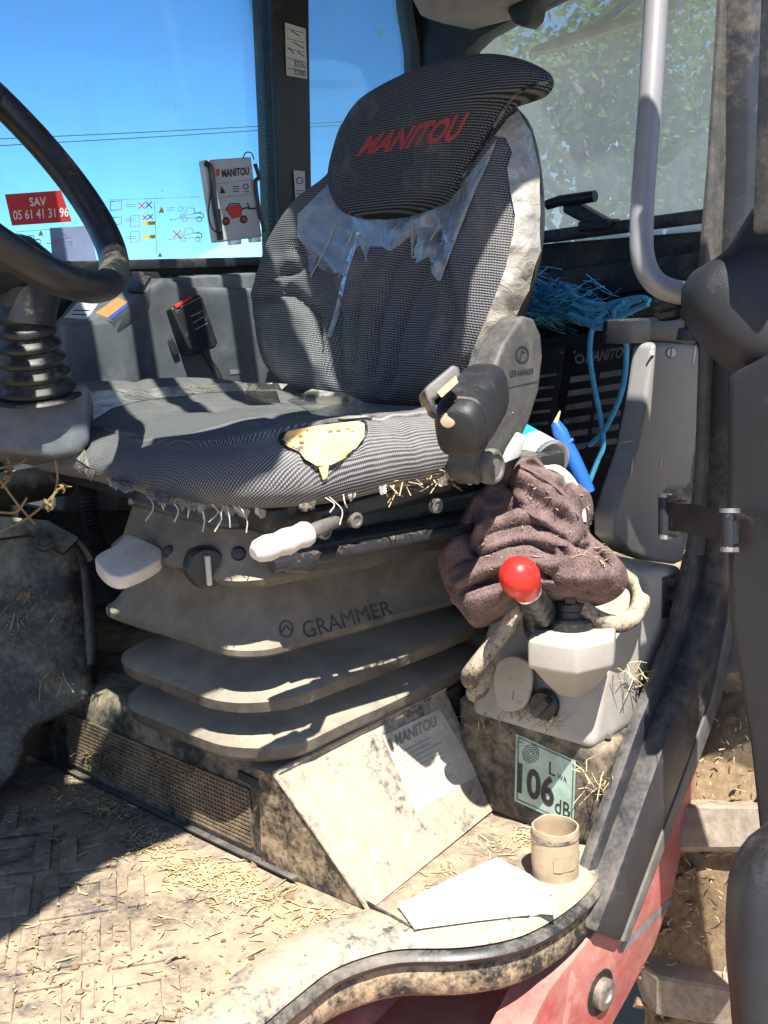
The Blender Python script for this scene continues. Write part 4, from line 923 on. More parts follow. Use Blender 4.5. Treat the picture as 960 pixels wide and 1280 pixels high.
m = MB(); m.tube(catmull([hc(x, y) for x, y in ((684, 103), (668, 106), (652, 113), (640, 124), (622, 150), (600, 186), (578, 222))], 5), .0022, 7); m.build('seam', M['headfab'], head)

# recliner side cover
fC = Frame(S(.20, -.30, -.1), Vector((.10, -1, .06)), Vector((.06, 0, 1)))
CO_ = [(655, 394), (668, 398), (677, 418), (679, 446), (674, 490), (662, 528), (648, 558), (632, 588), (618, 596), (600, 606), (588, 592), (592, 560), (600, 530), (612, 480), (630, 430)]
m = MB(); m.prism([fC.hit(x, y) for x, y in CO_], fC.n * -.035); rc = m.build('recliner_cover', M['covergrey'], se, bev=.006, seg=3)
f = on_plane(fC.hit, .0015); m = MB(); ring_px(m, 653, 443, 7.5, 2.2, f, 20, ry=10); line_px(m, [(650, 449), (653, 438), (656, 441)], 1.6, f); text_px(m, 'GRAMMER', [(638, 463), (668, 460), (667, 467), (637, 471)], f, bold=.02); line_px(m, [(632, 485), (672, 477)], 1.2, f); m.build('embossed_mark', M['black'], rc, smooth=False)
m = MB(); kc = fC.hit(612, 583); m.lathe(kc - fC.n * .004, fC.n, [(.001, 0), (.021, 0), (.021, .010), (.018, .014), (.015, .014), (.014, .011), (.001, .011)], 28); m.build('pivot_knob', M['steelworn'], se)
m = MB(); m.prism([fC.w(*fC.px(x, y), .004) for x, y in ((628, 560), (640, 540), (652, 545), (640, 572), (620, 580))], fC.n * .006); m.build('bare_patch', M['label'], se, bev=.004)

# belt reel: rounded D-section block with end cap, and the buckle beside it
fC5 = Frame(fC.p0 + fC.n * .055, fC.n, fC.up); fC3 = Frame(fC.p0 + fC.n * .035, fC.n, fC.up)
ra = fC5.hit(570, 544); rb = fC3.hit(604, 492)
axr = (rb - ra).normalized(); upr = (Vector((0, 0, 1)) - axr * axr.z).normalized(); rtr = axr.cross(upr)
def dsec(k, c): 
    out = []
    for i in range(28):
        t = 2 * math.pi * i / 28; x = math.cos(t); y = math.sin(t); p = 3.2
        r = 1 / (abs(x) ** p + abs(y) ** p) ** (1 / p); out.append(c + rtr * x * r * .027 * k + upr * y * r * .032 * k)
    return out
L_ = (rb - ra).length; sec = [(.0, .70), (.003, .84), (.010, .95), (.020, 1.0), (L_ * .5, 1.02), (L_ * .51, 1.0), (L_ * .53, 1.02), (L_, 1.0), (L_ + .012, .94), (L_ + .018, .8)]
m = MB(); m.grid([dsec(k, ra + axr * h) for h, k in sec], cu=True); m.f.append(tuple(range(28))[::-1]); m.f.append(tuple(range(len(m.v) - 28, len(m.v)))); bl = m.build('belt_reel_cover', M['doorpl'], se, angle=50)
m = MB(); m.grid([dsec(k, ra + axr * h) for h, k in ((.019, 1.006), (.0205, 1.02), (.023, 1.02), (.0245, 1.006))], cu=True); m.build('seam_ridge', M['black'], bl)
m = MB(); q = caster(bvh(bl), .001)(560, 525); m.lathe(q, (q * -1), [(.008, 0), (.006, .001), (.0001, .0012)], 14); m.build('cap_hole', M['cardboard'], bl)
fk = Frame(fC5.hit(553, 478), Vector((-.55, -.75, .35)), Vector((0, 0, 1)))
m = MB(); m.prism([fk.hit(x, y) for x, y in ((530, 486), (536, 480), (566, 455), (574, 458), (577, 470), (544, 498), (535, 502))], fk.n * -.03); bu = m.build('belt_buckle', M['steelworn'], se, bev=.005, seg=3)
decal([(546, 490), (570, 469), (573, 478), (552, 497)], on_plane(fk.hit, .0015), 6).build('webbing', M['cardboard'], bu, smooth=False)
m = MB(); m.prism([fk.hit(x, y) for x, y in ((530, 488), (544, 500), (548, 520), (540, 514))], fk.n * -.02); m.build('buckle_stem', M['black'], se, bev=.003)

# ---- seat frame, upper box, bellows
def ring_rr(x0, x1, y0, y1, r, z, yaw=0.0, tilt=0.0, n=10):
    c, s = math.cos(yaw), math.sin(yaw); out = []
    for x, y in rrect(x0, x1, y0, y1, r, n): out.append(Vector((1.05 + x * c + y * s, 1.12 - x * s + y * c, z - tilt * x)))
    return out
m = MB(); rows = []
def tier(pr, mat, name, lab=None, ang=60):
    m = MB(); rows = []
    for d, z, yaw, tl, r in pr: rows.append(ring_rr(BX0 + d, BX1 - d, BY0 + d, BY1 - d, r, z, R_(yaw), tl))
    for row in rows:
        for i, p in enumerate(row): row[i] = p + Vector((.0016 * noise.noise(p * 21), .0016 * noise.noise(p * 21 + Vector((5, 5, 5))), .0028 * noise.noise(p * 9)))
    m.grid(rows, cu=True); return m.build(name, M[mat], se, angle=34, label=lab)
BX0, BX1, BY0, BY1 = -.238, .27, -.172, .150
bel = [(.040, -.597, 0, 0, .06), (.006, -.588, 0, 0, .085), (-.002, -.580, 0, .0, .09), (-.004, -.566, 0, .0, .09), (.0, -.562, 0, 0, .09), (.030, -.553, 0, 0, .08), (.060, -.541, .5, .0, .07), (.066, -.534, .5, .0, .07),
       (.050, -.530, 1, .01, .08), (.004, -.5265, 1, .01, .09), (-.004, -.522, 1, .01, .09), (-.006, -.508, 1, .01, .09), (-.001, -.504, 1, .01, .09), (.034, -.494, 1.3, .02, .08), (.062, -.484, 1.5, .02, .06), (.068, -.478, 1.5, .02, .06),
       (.056, -.472, 2, .03, .06), (.024, -.466, 1.6, .04, .05), (.000, -.457, 1.6, .045, .05), (-.005, -.453, 1.6, .045, .05), (-.005, -.446, 1.6, .045, .05), (.002, -.441, 1.6, .05, .05), (.024, -.408, 2.2, .06, .05), (.032, -.382, 4, .06, .05), (.030, -.374, 4, .06, .05)]
bello = tier(bel, 'rubber', 'bellows', 'dusty folded rubber bellows')
f = caster(bvh(bello), .001); m = MB()
text_px(m, 'GRAMMER', [(376, 778), (486, 750), (492, 767), (382, 799)], f, bold=.0); ring_px(m, 358, 786, 8, 2, f, 18, ry=10); line_px(m, [(352, 790), (358, 782), (364, 788)], 2, f); m.build('embossed_mark', M['emboss'], bello, smooth=False)
BX0, BX1, BY0, BY1 = -.262, .30, -.222, .085
ubx = tier([(.075, -.378, 4.5, .06, .03), (.030, -.372, 5, .065, .04), (.004, -.362, 5, .07, .045), (.0, -.354, 5.5, .07, .045), (.012, -.340, 6, .07, .045), (.024, -.300, 6.5, .065, .045), (.030, -.296, 7, .06, .045)], 'rubber', 'valance', 'dusty skirt with rivets and controls')
ub2 = tier([(.026, -.297, 7, .06, .045), (.024, -.292, 7, .06, .045), (.040, -.262, 7, .05, .05), (.055, -.255, 7, .05, .05)], 'console', 'upper_frame')
ut = bvh(ubx, ub2, bello); uc = caster(ut, .001)
for (x, y) in ((298, 692), (342, 692), (403, 672), (443, 647), (482, 660), (530, 648), (212, 690), (240, 694), (420, 682)):
    q = uc(x, y); m = MB(); m.lathe(q + q.normalized() * .002, -q, [(.0085, 0), (.0085, .003), (.006, .0055), (.0001, .0062)], 14); m.build('rivet', M['black'], ubx)
# pan and slide rail under the cushion
m = MB(); m.prism([S(-.22, -.25, -.255), S(.28, -.25, -.255), S(.28, .30, -.255), S(-.22, .30, -.255)], (0, 0, -.03)); m.build('cushion_pan', M['blackclean'], se, bev=.006)
m = MB(); m.prism([S(-.20, -.262, -.300), S(.30, -.262, -.322), S(.30, -.262, -.338), S(-.20, -.262, -.318)], ey * .05); m.build('slide_rail', M['steel'], se, bev=.003)
m = MB(); m.tube([S(-.245, -.285, -.306), S(.0, -.285, -.316), S(.2, -.285, -.325)], .008, 10); m.build('rail_rod', M['blackclean'], se)
for (x, y) in ((444, 650), (405, 664), (545, 632)):
    q = dp(x, y, (S(-.0, -.295, -.31)).dot(CW)); q = pp(x, y, S(0, -.296, -.3), ey); m = MB(); m.lathe(q, -ey, [(.009, -.004), (.009, .003), (.006, .004), (.005, .002), (.0001, .002)], 12); m.build('screw', M['steelworn'], se)
m = MB(); m.prism([pp(x, y, S(0, -.283, -.3), ey) for x, y in ((400, 640), (440, 628), (520, 607), (560, 592), (566, 612), (520, 625), (440, 645), (402, 655))], ey * .02); m.build('side_plate', M['steel'], se, bev=.003)
# white fluted handle
HW = S(-.27, -.33, -.30)
fW = lambda x, y: pp(x, y, S(0, -.335, -.3), ey)
P = [fW(x, y) for x, y in ((316, 692), (322, 689), (334, 685), (346, 681), (358, 677), (370, 672), (381, 668), (386, 666))]
m = MB(); m.tube(P, [.0060, .0115, .0138, .0122, .0142, .0122, .0138, .0120], 22); m.build('white_handle', M['white'], se, label='white fluted handle')
m = MB(); m.tube([fW(384, 667), fW(396, 662), fW(404, 658), pp(420, 652, S(0, -.29, -.3), ey)], [.0075, .0085, .0075, .007], 10); m.build('handle_joint', M['steelworn'], se)
# white paddle at the front corner
q = [(119, 706), (124, 697), (146, 685), (158, 673), (178, 679), (200, 690), (203, 699), (196, 708), (172, 721), (150, 728), (132, 722)]
fP = Frame(uc(196, 690) + Vector((-.02, -.01, 0)), Vector((-.25, -.38, .9)), Vector((.6, .5, .3)))
m = MB(); pw = catmull([fP.hit(x, y - 6) for x, y in q], 4, True); m.prism(pw, fP.n * -.020); m.build('white_paddle', M['white'], se, bev=.008, seg=4, label='white paddle lever')
# turn knob with pointer
kq = uc(256, 708); kd = (-ex * .35 - ey * .9 + _z * .1).normalized()
m = MB(); m.lathe(kq - kd * .01, kd, [(.024, 0), (.0245, .018), (.023, .026), (.021, .028), (.0001, .029)], 26); kn = m.build('turn_knob', M['blackclean'], se)
kc_ = kq + kd * .0195; kr = kd.cross(_z).normalized()
m = MB(); m.box(kc_ - _z * .002, kr * .003, _z * .0175, kd * .006); m.build('pointer', M['white'], kn, bev=.002)
kq = uc(372, 708)
m = MB(); m.prism([pp(x, y, S(0, -.245, -.33), ey) for x, y in ((348, 697), (372, 692), (386, 690), (388, 712), (352, 716))], ey * -.004); m.build('lever_slot', M['seal'], se)
m = MB(); kk = [pp(x, y, S(0, -.285, -.33), ey) for x, y in ((352, 707), (366, 706), (382, 707), (392, 708))]; m.tube(kk, [.007, .010, .010, .006], 12); m.build('small_lever', M['blackclean'], se)
# ================================================================== RIGHT-HAND GROUP
# tall grey housing behind the tank
hz_ = thing('tall_housing', 'tall smooth grey plastic housing beside the door post', 'plastic housing', yp(800, 700, .80))
YH = .80
HQ = [(818, 431), (826, 428), (874, 431), (877, 470), (872, 540), (864, 604), (858, 612), (834, 612), (827, 622), (827, 660), (836, 670), (854, 674), (857, 684), (855, 702), (845, 706), (815, 702), (788, 692), (768, 672), (768, 645), (781, 604), (796, 560), (808, 500)]
m = MB(); m.prism([yp(x, y, YH) for x, y in HQ], (-.0, .036, 0)); hzo = m.build('shell', M['housing'], hz_, bev=.016, seg=4)
f = on_plane(lambda x, y: yp(x, y, YH), .0015); m = MB(); disc_px(m, 840, 441, 6.5, 7, f, 20); m.build('round_sticker', M['label'], hzo, smooth=False); m = MB(); quad_px(m, [(812, 437), (818, 437), (818, 444), (812, 444)], f); sk = m.build('square_sticker', M['label'], hzo, smooth=False)
m = MB(); ring_px(m, 840, 441, 6.5, 1, on_plane(lambda x, y: yp(x, y, YH), .0022), 20); line_px(m, [(840, 434), (838, 448)], 1.6, on_plane(lambda x, y: yp(x, y, YH), .0022)); m.build('sticker_print', M['bluest'], hzo, smooth=False)
m = MB(); 
for (x, y, a, b) in ((790, 585, 2, 16), (826, 580, 1.4, 9), (784, 552, 8, 1.2), (868, 444, 2.5, 15)): quad_px(m, [(x + a, y - b), (x + a * .4, y + b * .2), (x - a, y + b), (x - a * .2, y - b * .3)], f)
m.build('scuff', M['label'], hzo, smooth=False)
m = MB(); m.prism([yp(x, y, YH + .02) for x, y in ((790, 400), (852, 396), (872, 410), (872, 432), (788, 430))], (0, .05, 0)); m.build('black_collar', M['blackclean'], hz_, bev=.008)

# grab rail
gr = thing('grab_rail', 'silver bent grab rail rising beside the rear window', 'grab rail', dp(840, 385, 1.42))
path = [dp(x, y, d) for x, y, d in ((824, -60, 1.40), (818, 40, 1.40), (811, 150, 1.40), (804, 240, 1.40), (802, 290, 1.40), (803, 318, 1.40), (810, 341, 1.40), (824, 357, 1.40), (846, 365, 1.40), (872, 368, 1.40), (900, 370, 1.39))]
m = MB(); m.tube(catmull(path, 6), .0148, 18); m.build('tube', M['silver'], gr)
b0 = dp(842, 376, 1.44)
m = MB(); m.lathe(dp(836, 372, 1.46), dp(838, 400, 1.46) - dp(836, 372, 1.46), [(.016, 0), (.020, .004), (.016, .009), (.021, .013), (.017, .018), (.021, .022), (.015, .028)], 18); m.build('rubber_boot', M['black'], gr)
m = MB(); m.lathe(dp(868, 385, 1.44), Vector((0, 0, -1)), [(.0001, 0), (.018, 0), (.02, .008), (.012, .012), (.012, .024), (.02, .026), (.022, .04), (.0001, .042)], 18); m.build('fixing', M['steel'], gr)
m = MB(); q = dp(870, 390, 1.40); m.box(q, CR * .018, CU * .006, CW * .01); m.build('bracket', M['steel'], gr, bev=.002)

# fluid tank
tk = thing('fluid_tank', 'pale grey dusty moulded tank with a black cap', 'tank', (1.3, .80, -.60))
TQ = [(741, 940), (751, 862), (764, 815), (784, 765), (798, 716), (856, 707), (854, 765), (842, 830), (806, 902)]
m = MB(); m.prism([yp(x, y, .702) for x, y in TQ], (0, .198, 0)); tb = m.build('tank_body', M['greyplast'], tk, bev=.016, seg=4, angle=45)
m = MB(); o8 = [zp(x, y, -.440) for x, y in ((659, 799), (700, 806), (722, 808), (768, 798), (770, 780), (748, 758), (700, 756), (676, 772))]; c8 = Vector((1.21, .765, 0))
m.grid([[Vector((lerp(c8.x, p.x, k), lerp(c8.y, p.y, k), z)) for p in o8] for k, z in ((.40, -.545), (.66, -.515), (.90, -.484), (1, -.476), (1, -.440))], cu=True); m.f.append(tuple(range(32, 40))); m.f.append(tuple(range(8))[::-1])
fbk = m.build('filler_block', M['greyplast'], tk, bev=.005, seg=3, angle=50)
cp = zp(713, 778, -.436)
m = MB(); m.lathe(cp, _z, [(.030, -.004), (.031, .006), (.028, .010), (.021, .011), (.020, .018), (.0215, .020), (.021, .028), (.014, .031), (.0001, .031)], 28); cap = m.build('cap', M['blackclean'], tk)
m = MB(); m.box(cp + Vector((0, 0, .038)), Vector((.016, .010, 0)), Vector((-.0035, .0055, 0)), Vector((0, 0, .009))); m.build('cap_grip', M['blackclean'], cap, bev=.002)
# lobe and drain on the front face
tc_ = bvh(tb); tcc = caster(tc_, .001, lambda x, y: xp(x, y, 1.155))
m = MB(); m.prism(catmull([xp(x, y, 1.150) for x, y in ((622, 832), (642, 818), (664, 828), (668, 852), (660, 880), (640, 888), (623, 876))], 4, True), (-.007, 0, 0)); m.build('front_lobe', M['greyplast'], tk, bev=.006, seg=4)
dq_ = tcc(682, 880)
m = MB(); m.lathe(dq_, (-1, -.15, .0), [(.021, -.002), (.021, .006), (.018, .009), (.0001, .009)], 22); dr = m.build('drain_knob', M['blackclean'], tk)
m = MB(); m.box(dq_ + Vector((-.013, -.002, 0)), Vector((0, .004, .004)), Vector((0, -.011, .013)), Vector((.005, 0, 0))); m.build('knob_grip', M['blackclean'], dr, bev=.002)
m = MB(); q = tcc(760, 918); m.lathe(q, -q, [(.006, -.002), (.006, .003), (.0001, .004)], 12); m.build('screw', M['steel'], tk)
m = MB(); q = yp(838, 780, .695); m.lathe(q, (0, -1, 0), [(.006, -.002), (.006, .002), (.0001, .003)], 12); m.build('screw', M['steel'], tk)
# back deck between tank and housing
# three bolts on the bracket beside the housing
bb = thing('bolt_bracket', 'dark bracket with three stacked bolts beside the tank', 'bracket', yp(840, 745, .70))
m = MB(); m.prism([yp(x, y, .70) for x, y in ((829, 722), (846, 718), (846, 770), (828, 774))], (0, .02, 0)); m.build('plate', M['steel'], bb, bev=.003)
for y in (727, 745, 763):
    q = yp(837, y, .70); m = MB(); m.lathe(q, (0, -1, 0), [(.0085, -.002), (.0085, .002), (.0055, .003), (.0055, .008), (.0001, .009)], 10); m.build('bolt', M['steel'], bb)

# gear joystick with red knob
js = thing('red_lever', 'shiny red ball knob lever on a ribbed black boot', 'lever', dp(690, 770, 1.40))
m = MB(); a = dp(661, 742, 1.30); b = dp(682, 778, 1.42); ax = b - a; L = ax.length; pf_ = [(.012, -.004), (.014, 0)]
for i in range(6): r = lerp(.016, .026, i / 5); pf_ += [(r * .86, L * (i + .1) / 6), (r, L * (i + .45) / 6), (r * .88, L * (i + .85) / 6)]
pf_ += [(.029, L), (.031, L * 1.1)]; m.lathe(a, ax, pf_, 26); m.build('boot', M['blackclean'], js)
kc2 = dp(649, 721, 1.28); kax = (a - kc2); m = MB(); kx_ = kax.normalized()
m.lathe(kc2, kx_, [(.0001, -.0245), (.008, -.0235), (.015, -.0195), (.0205, -.013), (.0235, -.004), (.0238, .004), (.0215, .013), (.0185, .02), (.0165, .027), (.0155, .029), (.0001, .029)], 30); m.build('knob', M['knob'], js)
m = MB(); m.lathe(kc2 + kx_ * .028, kx_, [(.0158, 0), (.0162, .003), (.013, .004)], 24); m.build('knob_ring', M['alu'], js)

# fleece jacket stuffed behind the lever
fj = Frame(dp(655, 690, 1.40), (-CW * .80 + _z * .45 - CR * .15), _z)
JO = [(548, 705), (552, 690), (566, 668), (584, 640), (606, 612), (628, 594), (652, 582), (672, 586), (690, 604), (712, 612), (736, 618), (742, 640), (736, 668), (760, 690), (782, 712), (784, 730), (772, 744), (748, 748), (716, 742), (690, 736), (660, 752), (622, 768), (592, 778), (575, 762), (558, 738)]
R_list = [([(560, 716), (600, 700), (640, 686), (676, 690), (712, 708), (742, 722), (736, 738)], .014, .022), ([(612, 690), (626, 668), (656, 660), (700, 668), (726, 676)], .010, .016), ([(626, 596), (660, 618), (700, 646), (728, 668)], .014, .020),
          ([(580, 742), (612, 728), (650, 724)], .018, .012), ([(588, 766), (620, 754), (644, 744)], .016, .011), ([(596, 640), (612, 660), (606, 690)], .016, .012), ([(676, 598), (712, 622), (734, 650)], .022, .013), ([(560, 700), (585, 668), (612, 628)], .016, .014), ([(748, 700), (776, 720), (764, 742)], .022, .012)]
V_list = [([(560, 732), (604, 718), (650, 706), (690, 712)], .020, .006), ([(600, 706), (624, 690), (650, 682), (690, 686), (730, 700)], .022, .006), ([(622, 662), (650, 650), (690, 664), (728, 684)], .026, .007), ([(640, 620), (676, 646), (716, 668)], .020, .006), ([(580, 756), (622, 742), (650, 742)], .016, .005), ([(700, 640), (716, 612)], .012, .006), ([(600, 660), (590, 690), (596, 706)], .014, .005), ([(690, 735), (710, 722), (700, 700)], .014, .005), ([(660, 600), (690, 612), (728, 624)], .014, .005), ([(744, 700), (752, 724)], .012, .005)]
R_list = [([fj.px(*q) for q in P], A, w_) for P, A, w_ in R_list]; V_list = [([fj.px(*q) for q in P], A, w_) for P, A, w_ in V_list]
def jfront(u, v, a, t):
    h = .045 * puff(u, v, 3); pw = puff(u, v, 5)
    for P, A, w_ in R_list: h += pw * A * math.exp(-(segd(a, t, P) / w_) ** 2)
    for P, A, w_ in V_list: h -= pw * A * math.exp(-(segd(a, t, P) / w_) ** 2)
    return h + pw * (.010 * noise.noise(Vector((a * 16, t * 16, 3))) + .004 * noise.noise(Vector((a * 45, t * 45, 8))) + .0012 * noise.noise(Vector((a * 190, t * 190, 1))))
m = pillow(fj, JO, jfront, lambda u, v, a, t: .05 * puff(u, v, 3), nv=120, nu=140); jk = m.build('fleece_jacket', M['fleece'], angle=80, label='crumpled brown fleece jacket stuffed behind the red lever', cat='jacket')
jt_ = bvh(jk); jc0 = caster(jt_, .000, fj.hit)
def roll_px(P, amp, edge, step, seed):
    P = [(q.x, q.y) for q in catmull([Vector((a, b, 0)) for a, b in P], 4, True)]; PC = P + [P[0]]
    def fn(x, y):
        d = segd(x, y, PC); t = min(1, d / edge); h = amp * math.sqrt(max(0, 1 - (1 - t) ** 2)) - .002
        h += t * (.004 * noise.noise(Vector((x * .05, y * .05, seed))) + .002 * noise.noise(Vector((x * .14, y * .10, seed + 5))) + .0009 * noise.noise(Vector((x * .5, y * .5, seed))))
        return toward(jc0(x, y), h)
    mb = decal(P, fn, step); nb_ = [set() for _ in mb.v]
    for f_ in mb.f:
        for a, b in zip(f_, f_[1:] + f_[:1]): nb_[a].add(b); nb_[b].add(a)
    for _ in range(4): mb.v = [p.lerp(sum((mb.v[j] for j in q), Vector()) / len(q), .6) if q else p for p, q in zip(mb.v, nb_)]
    mb.v = [toward(p, .0011 * noise.noise(p * 130) + .0007 * noise.noise(p * 320)) for p in mb.v]
    return mb
FL = []
for k, (P, amp, edge) in enumerate((([(553, 720), (575, 703), (610, 691), (640, 681), (668, 681), (690, 692), (720, 690), (750, 692), (764, 710), (759, 730), (735, 739), (700, 731), (674, 714), (650, 704), (622, 718), (590, 734), (562, 736)], .024, 13),
        ([(592, 688), (608, 668), (640, 658), (664, 655), (692, 662), (724, 674), (722, 684), (690, 684), (655, 679), (622, 690), (600, 697)], .013, 9),
        ([(646, 574), (664, 583), (700, 606), (728, 640), (732, 668), (718, 684), (700, 674), (672, 654), (645, 630), (636, 602)], .022, 10),
        ([(560, 746), (600, 738), (640, 726), (656, 738), (630, 758), (596, 772), (574, 764)], .010, 10), ([(700, 584), (722, 600), (738, 626), (740, 655), (732, 650), (716, 610)], .008, 6))):
    FL.append(roll_px(P, amp, edge, 3.2, k * 3.3).build('folded_layer', M['fleece'], jk, angle=80))
m = MB(); m.tube(catmull([toward(jc0(x, y), .020) for x, y in ((650, 582), (676, 596), (704, 618), (724, 646))], 6), .0016, 6); m.build('hem_seam', M['fleece'], jk)
jt_ = bvh(jk, *FL); jc = caster(jt_, .003, fj.hit)
# short fibres standing out of the fleece
m = MB(); rnd = random.Random(21); xs = [q[0] for q in JO]; ys = [q[1] for q in JO]
for k in range(16000):
    x = rnd.uniform(min(xs), max(xs)); y = rnd.uniform(min(ys), max(ys))
    if not inpoly(x, y, JO): continue
    p = jc(x, y); p = p + p.normalized() * .003; d = (Vector((rnd.gauss(0, 1), rnd.gauss(0, 1), rnd.gauss(0, 1))) - CW * 1.2).normalized() * rnd.uniform(.0015, .0042); sd_ = d.cross(CW).normalized() * .00035
    m.add([p - sd_, p + sd_, p + d], [(0, 1, 2)])
m.build('fleece_fibres', M['fleece'], jk, kind='stuff', smooth=False, fix=False)
# hose
hs_ = thing('dusty_hose', 'dust caked beige hose looping out from under the brown jacket', 'hose', dp(600, 870, 1.42))
m = MB(); m.tube(catmull([dp(x, y, d) for x, y, d in ((676, 728, 1.42), (652, 756, 1.38), (632, 786, 1.38), (608, 816, 1.38), (592, 836, 1.385), (586, 846, 1.40), (590, 852, 1.425), (602, 846, 1.44), (610, 832, 1.45), (606, 848, 1.44), (600, 862, 1.44), (590, 868, 1.45))], 6), .0105, 14); m.build('front_loop', M['rope'], hs_)
m = MB(); m.tube(catmull([dp(x, y, d) for x, y, d in ((690, 732, 1.41), (708, 742, 1.385), (724, 757, 1.375), (745, 773, 1.375), (768, 780, 1.385), (788, 774, 1.40), (800, 756, 1.425), (800, 736, 1.45), (788, 720, 1.46), (776, 712, 1.47))], 6), .0115, 14); m.build('rear_loop', M['rope'], hs_)

# can, blue tool, string
ca = thing('spray_can', 'teal and white can lying behind the jacket', 'can', dp(672, 572, 1.62))
a = dp(640, 548, 1.64); b = dp(690, 577, 1.56); ax = (b - a); L = ax.length; u_ = ax.normalized()
m = MB(); m.lathe(a, u_, [(.0001, -.04), (.029, -.04), (.029, L * .52)], 26); m.build('teal_part', M['teal'], ca)
m = MB(); m.lathe(a, u_, [(.029, L * .52), (.029, L * .92)], 26); m.build('white_part', M['canwhite'], ca)
m = MB(); m.lathe(a, u_, [(.029, L * .92), (.0305, L * .94), (.0305, L * .99), (.027, L * 1.0), (.024, L * .97), (.0001, L * .95)], 26); m.build('rim', M['alu'], ca)
bt_ = thing('blue_tool', 'bright blue plastic handled tool leaning behind the can', 'tool', dp(730, 600, 1.6))
m = MB(); m.tube([dp(x, y, 1.60) for x, y in ((694, 528), (700, 540), (706, 552), (714, 570), (724, 592), (736, 616))], [.007, .011, .010, .012, .012, .010], 10); m.build('handle', M['bluepl'], bt_)
m = MB(); m.prism([dp(x, y, 1.59) for x, y in ((704, 556), (716, 547), (718, 550), (706, 562))], CW * .012); m.build('guard', M['bluepl'], bt_, bev=.001)
m = MB(); m.tube([dp(700, 514, 1.62), dp(694, 530, 1.61)], [.0012, .004], 8); m.build('tip', M['wood'], bt_)
m = MB(); m.tube(catmull([dp(x, y, d) for x, y, d in ((660, 590, 1.44), (682, 585, 1.42), (702, 592, 1.40), (716, 612, 1.38), (728, 636, 1.37), (730, 652, 1.37))], 6), .0035, 7)
m.tube(catmull([dp(x, y, d) for x, y, d in ((672, 588, 1.44), (696, 584, 1.43), (716, 600, 1.40), (726, 624, 1.38))], 6), .003, 7)
m.build('white_string', M['string'], label='dirty white string lying over the top of the jacket', cat='string')

# blue twine: frayed clump with strands and two hanging loops
tn = thing('blue_twine', 'frayed clump of blue baler twine on the rear shelf', 'twine', xp(710, 410, 1.95))
m = MB(); rnd = random.Random(11)
def tp(x, y, d=0): return xp(x, y, 1.90 + d)
for k in range(420):
    x = rnd.gauss(690, 26); y = 372 + (x - 690) * .14 + rnd.gauss(4, 13); a = rnd.uniform(-.5, .7); l = rnd.uniform(14, 44)
    P = [tp(x - l * .5 * math.cos(a), y - l * .5 * math.sin(a) + rnd.uniform(-4, 4), rnd.uniform(-.06, .06)), tp(x + rnd.uniform(-3, 3), y + rnd.uniform(-5, 5), rnd.uniform(-.06, .06)), tp(x + l * .5 * math.cos(a), y + l * .5 * math.sin(a) + rnd.uniform(-4, 4), rnd.uniform(-.06, .06))]
    m.tube(catmull(P, 3), rnd.uniform(.0006, .0013), 4, cap=False)
m.build('frayed_clump', M['twine'], tn, kind='stuff', fix=False)
for P in ([(716, 380), (740, 388), (770, 378), (800, 372), (812, 376)], [(712, 392), (738, 402), (770, 398), (796, 386), (810, 380)], [(724, 398), (746, 410), (776, 404)],
          [(758, 388), (742, 406), (737, 440), (742, 480), (750, 520), (754, 556), (746, 578), (737, 602)], [(766, 388), (778, 404), (783, 440), (778, 486), (760, 530), (742, 552), (735, 556)], [(800, 374), (786, 380), (772, 400), (768, 388), (780, 378)], [(730, 376), (760, 384), (790, 390)]):
    m = MB(); m.tube(catmull([tp(x, y, -.05 - .003 * i) for i, (x, y) in enumerate(P)], 6), .0052, 9); m.build('twine_strand', M['twine'], tn)

# open door at the right edge with check strap
dr_ = thing('open_door', 'open door edge with black moulded inner trim', 'door', (1.4, .55, -.7))
XD = 1.09
xd = lambda x, y: xp(x, y, XD)
m = MB(); m.prism([xp(x, y, XD + .04) for x, y in ((906, 470), (962, 440), (1004, 430), (1000, 1100), (956, 1100), (950, 1070), (934, 920), (918, 830), (908, 770), (905, 640))], (.05, 0, 0)); m.build('door_panel', M['doorpl'], dr_, bev=.012, seg=3)
m = MB(); m.box((1.13, .145, .61), (.018, .405, .07)); m.build('shading_top_rail', M['steel'], dr_, bev=.01)  # out of view; added at this height to shade the tall grey housing
m = MB(); m.box((1.125, .475, .28), (.018, .022, .26)); m.build('hinge_stile', M['steel'], dr_, bev=.006)
m = MB(); m.box((1.13, -.28, .0), (.018, .022, .68)); m.build('outer_stile', M['steel'], dr_, bev=.006)
m = MB(); m.box((1.13, .095, .30), (.003, .355, .24)); m.build('door_pane', M['roofglass'], dr_, smooth=False)
fdd = Frame(dp(930, 380, 1.22), -CW, _z)
UQ = [(857, 352), (868, 338), (890, 326), (914, 306), (934, 276), (952, 250), (1010, 225), (1150, 220), (1150, 520), (1010, 508), (962, 500), (948, 484), (925, 462), (896, 440), (872, 412), (858, 386)]
m = pillow(fdd, UQ, lambda u, v, a, t: .05 * puff(u, v, 4), lambda u, v, a, t: .08 * puff(u, v, 6), nv=34, nu=34, curve=3); m.build('door_trim', M['doorpl'], dr_, angle=60)
fdl = Frame(dp(950, 1180, 1.12), -CW, _z)
m = pillow(fdl, [(916, 1130), (922, 1098), (938, 1070), (962, 1050), (1010, 1045), (1020, 1330), (935, 1330), (920, 1260), (914, 1190)], lambda u, v, a, t: .03 * puff(u, v, 4), lambda u, v, a, t: .05 * puff(u, v, 6), nv=26, nu=26, curve=3); m.build('lower_trim', M['doorpl'], dr_, angle=60)
ck = thing('door_check_strap', 'black webbing door check strap between door post and door', 'strap', dp(880, 645, 1.38))
f1 = lambda x, y: dp(x, y, lerp(1.38, 1.165, (x - 826) / 110))
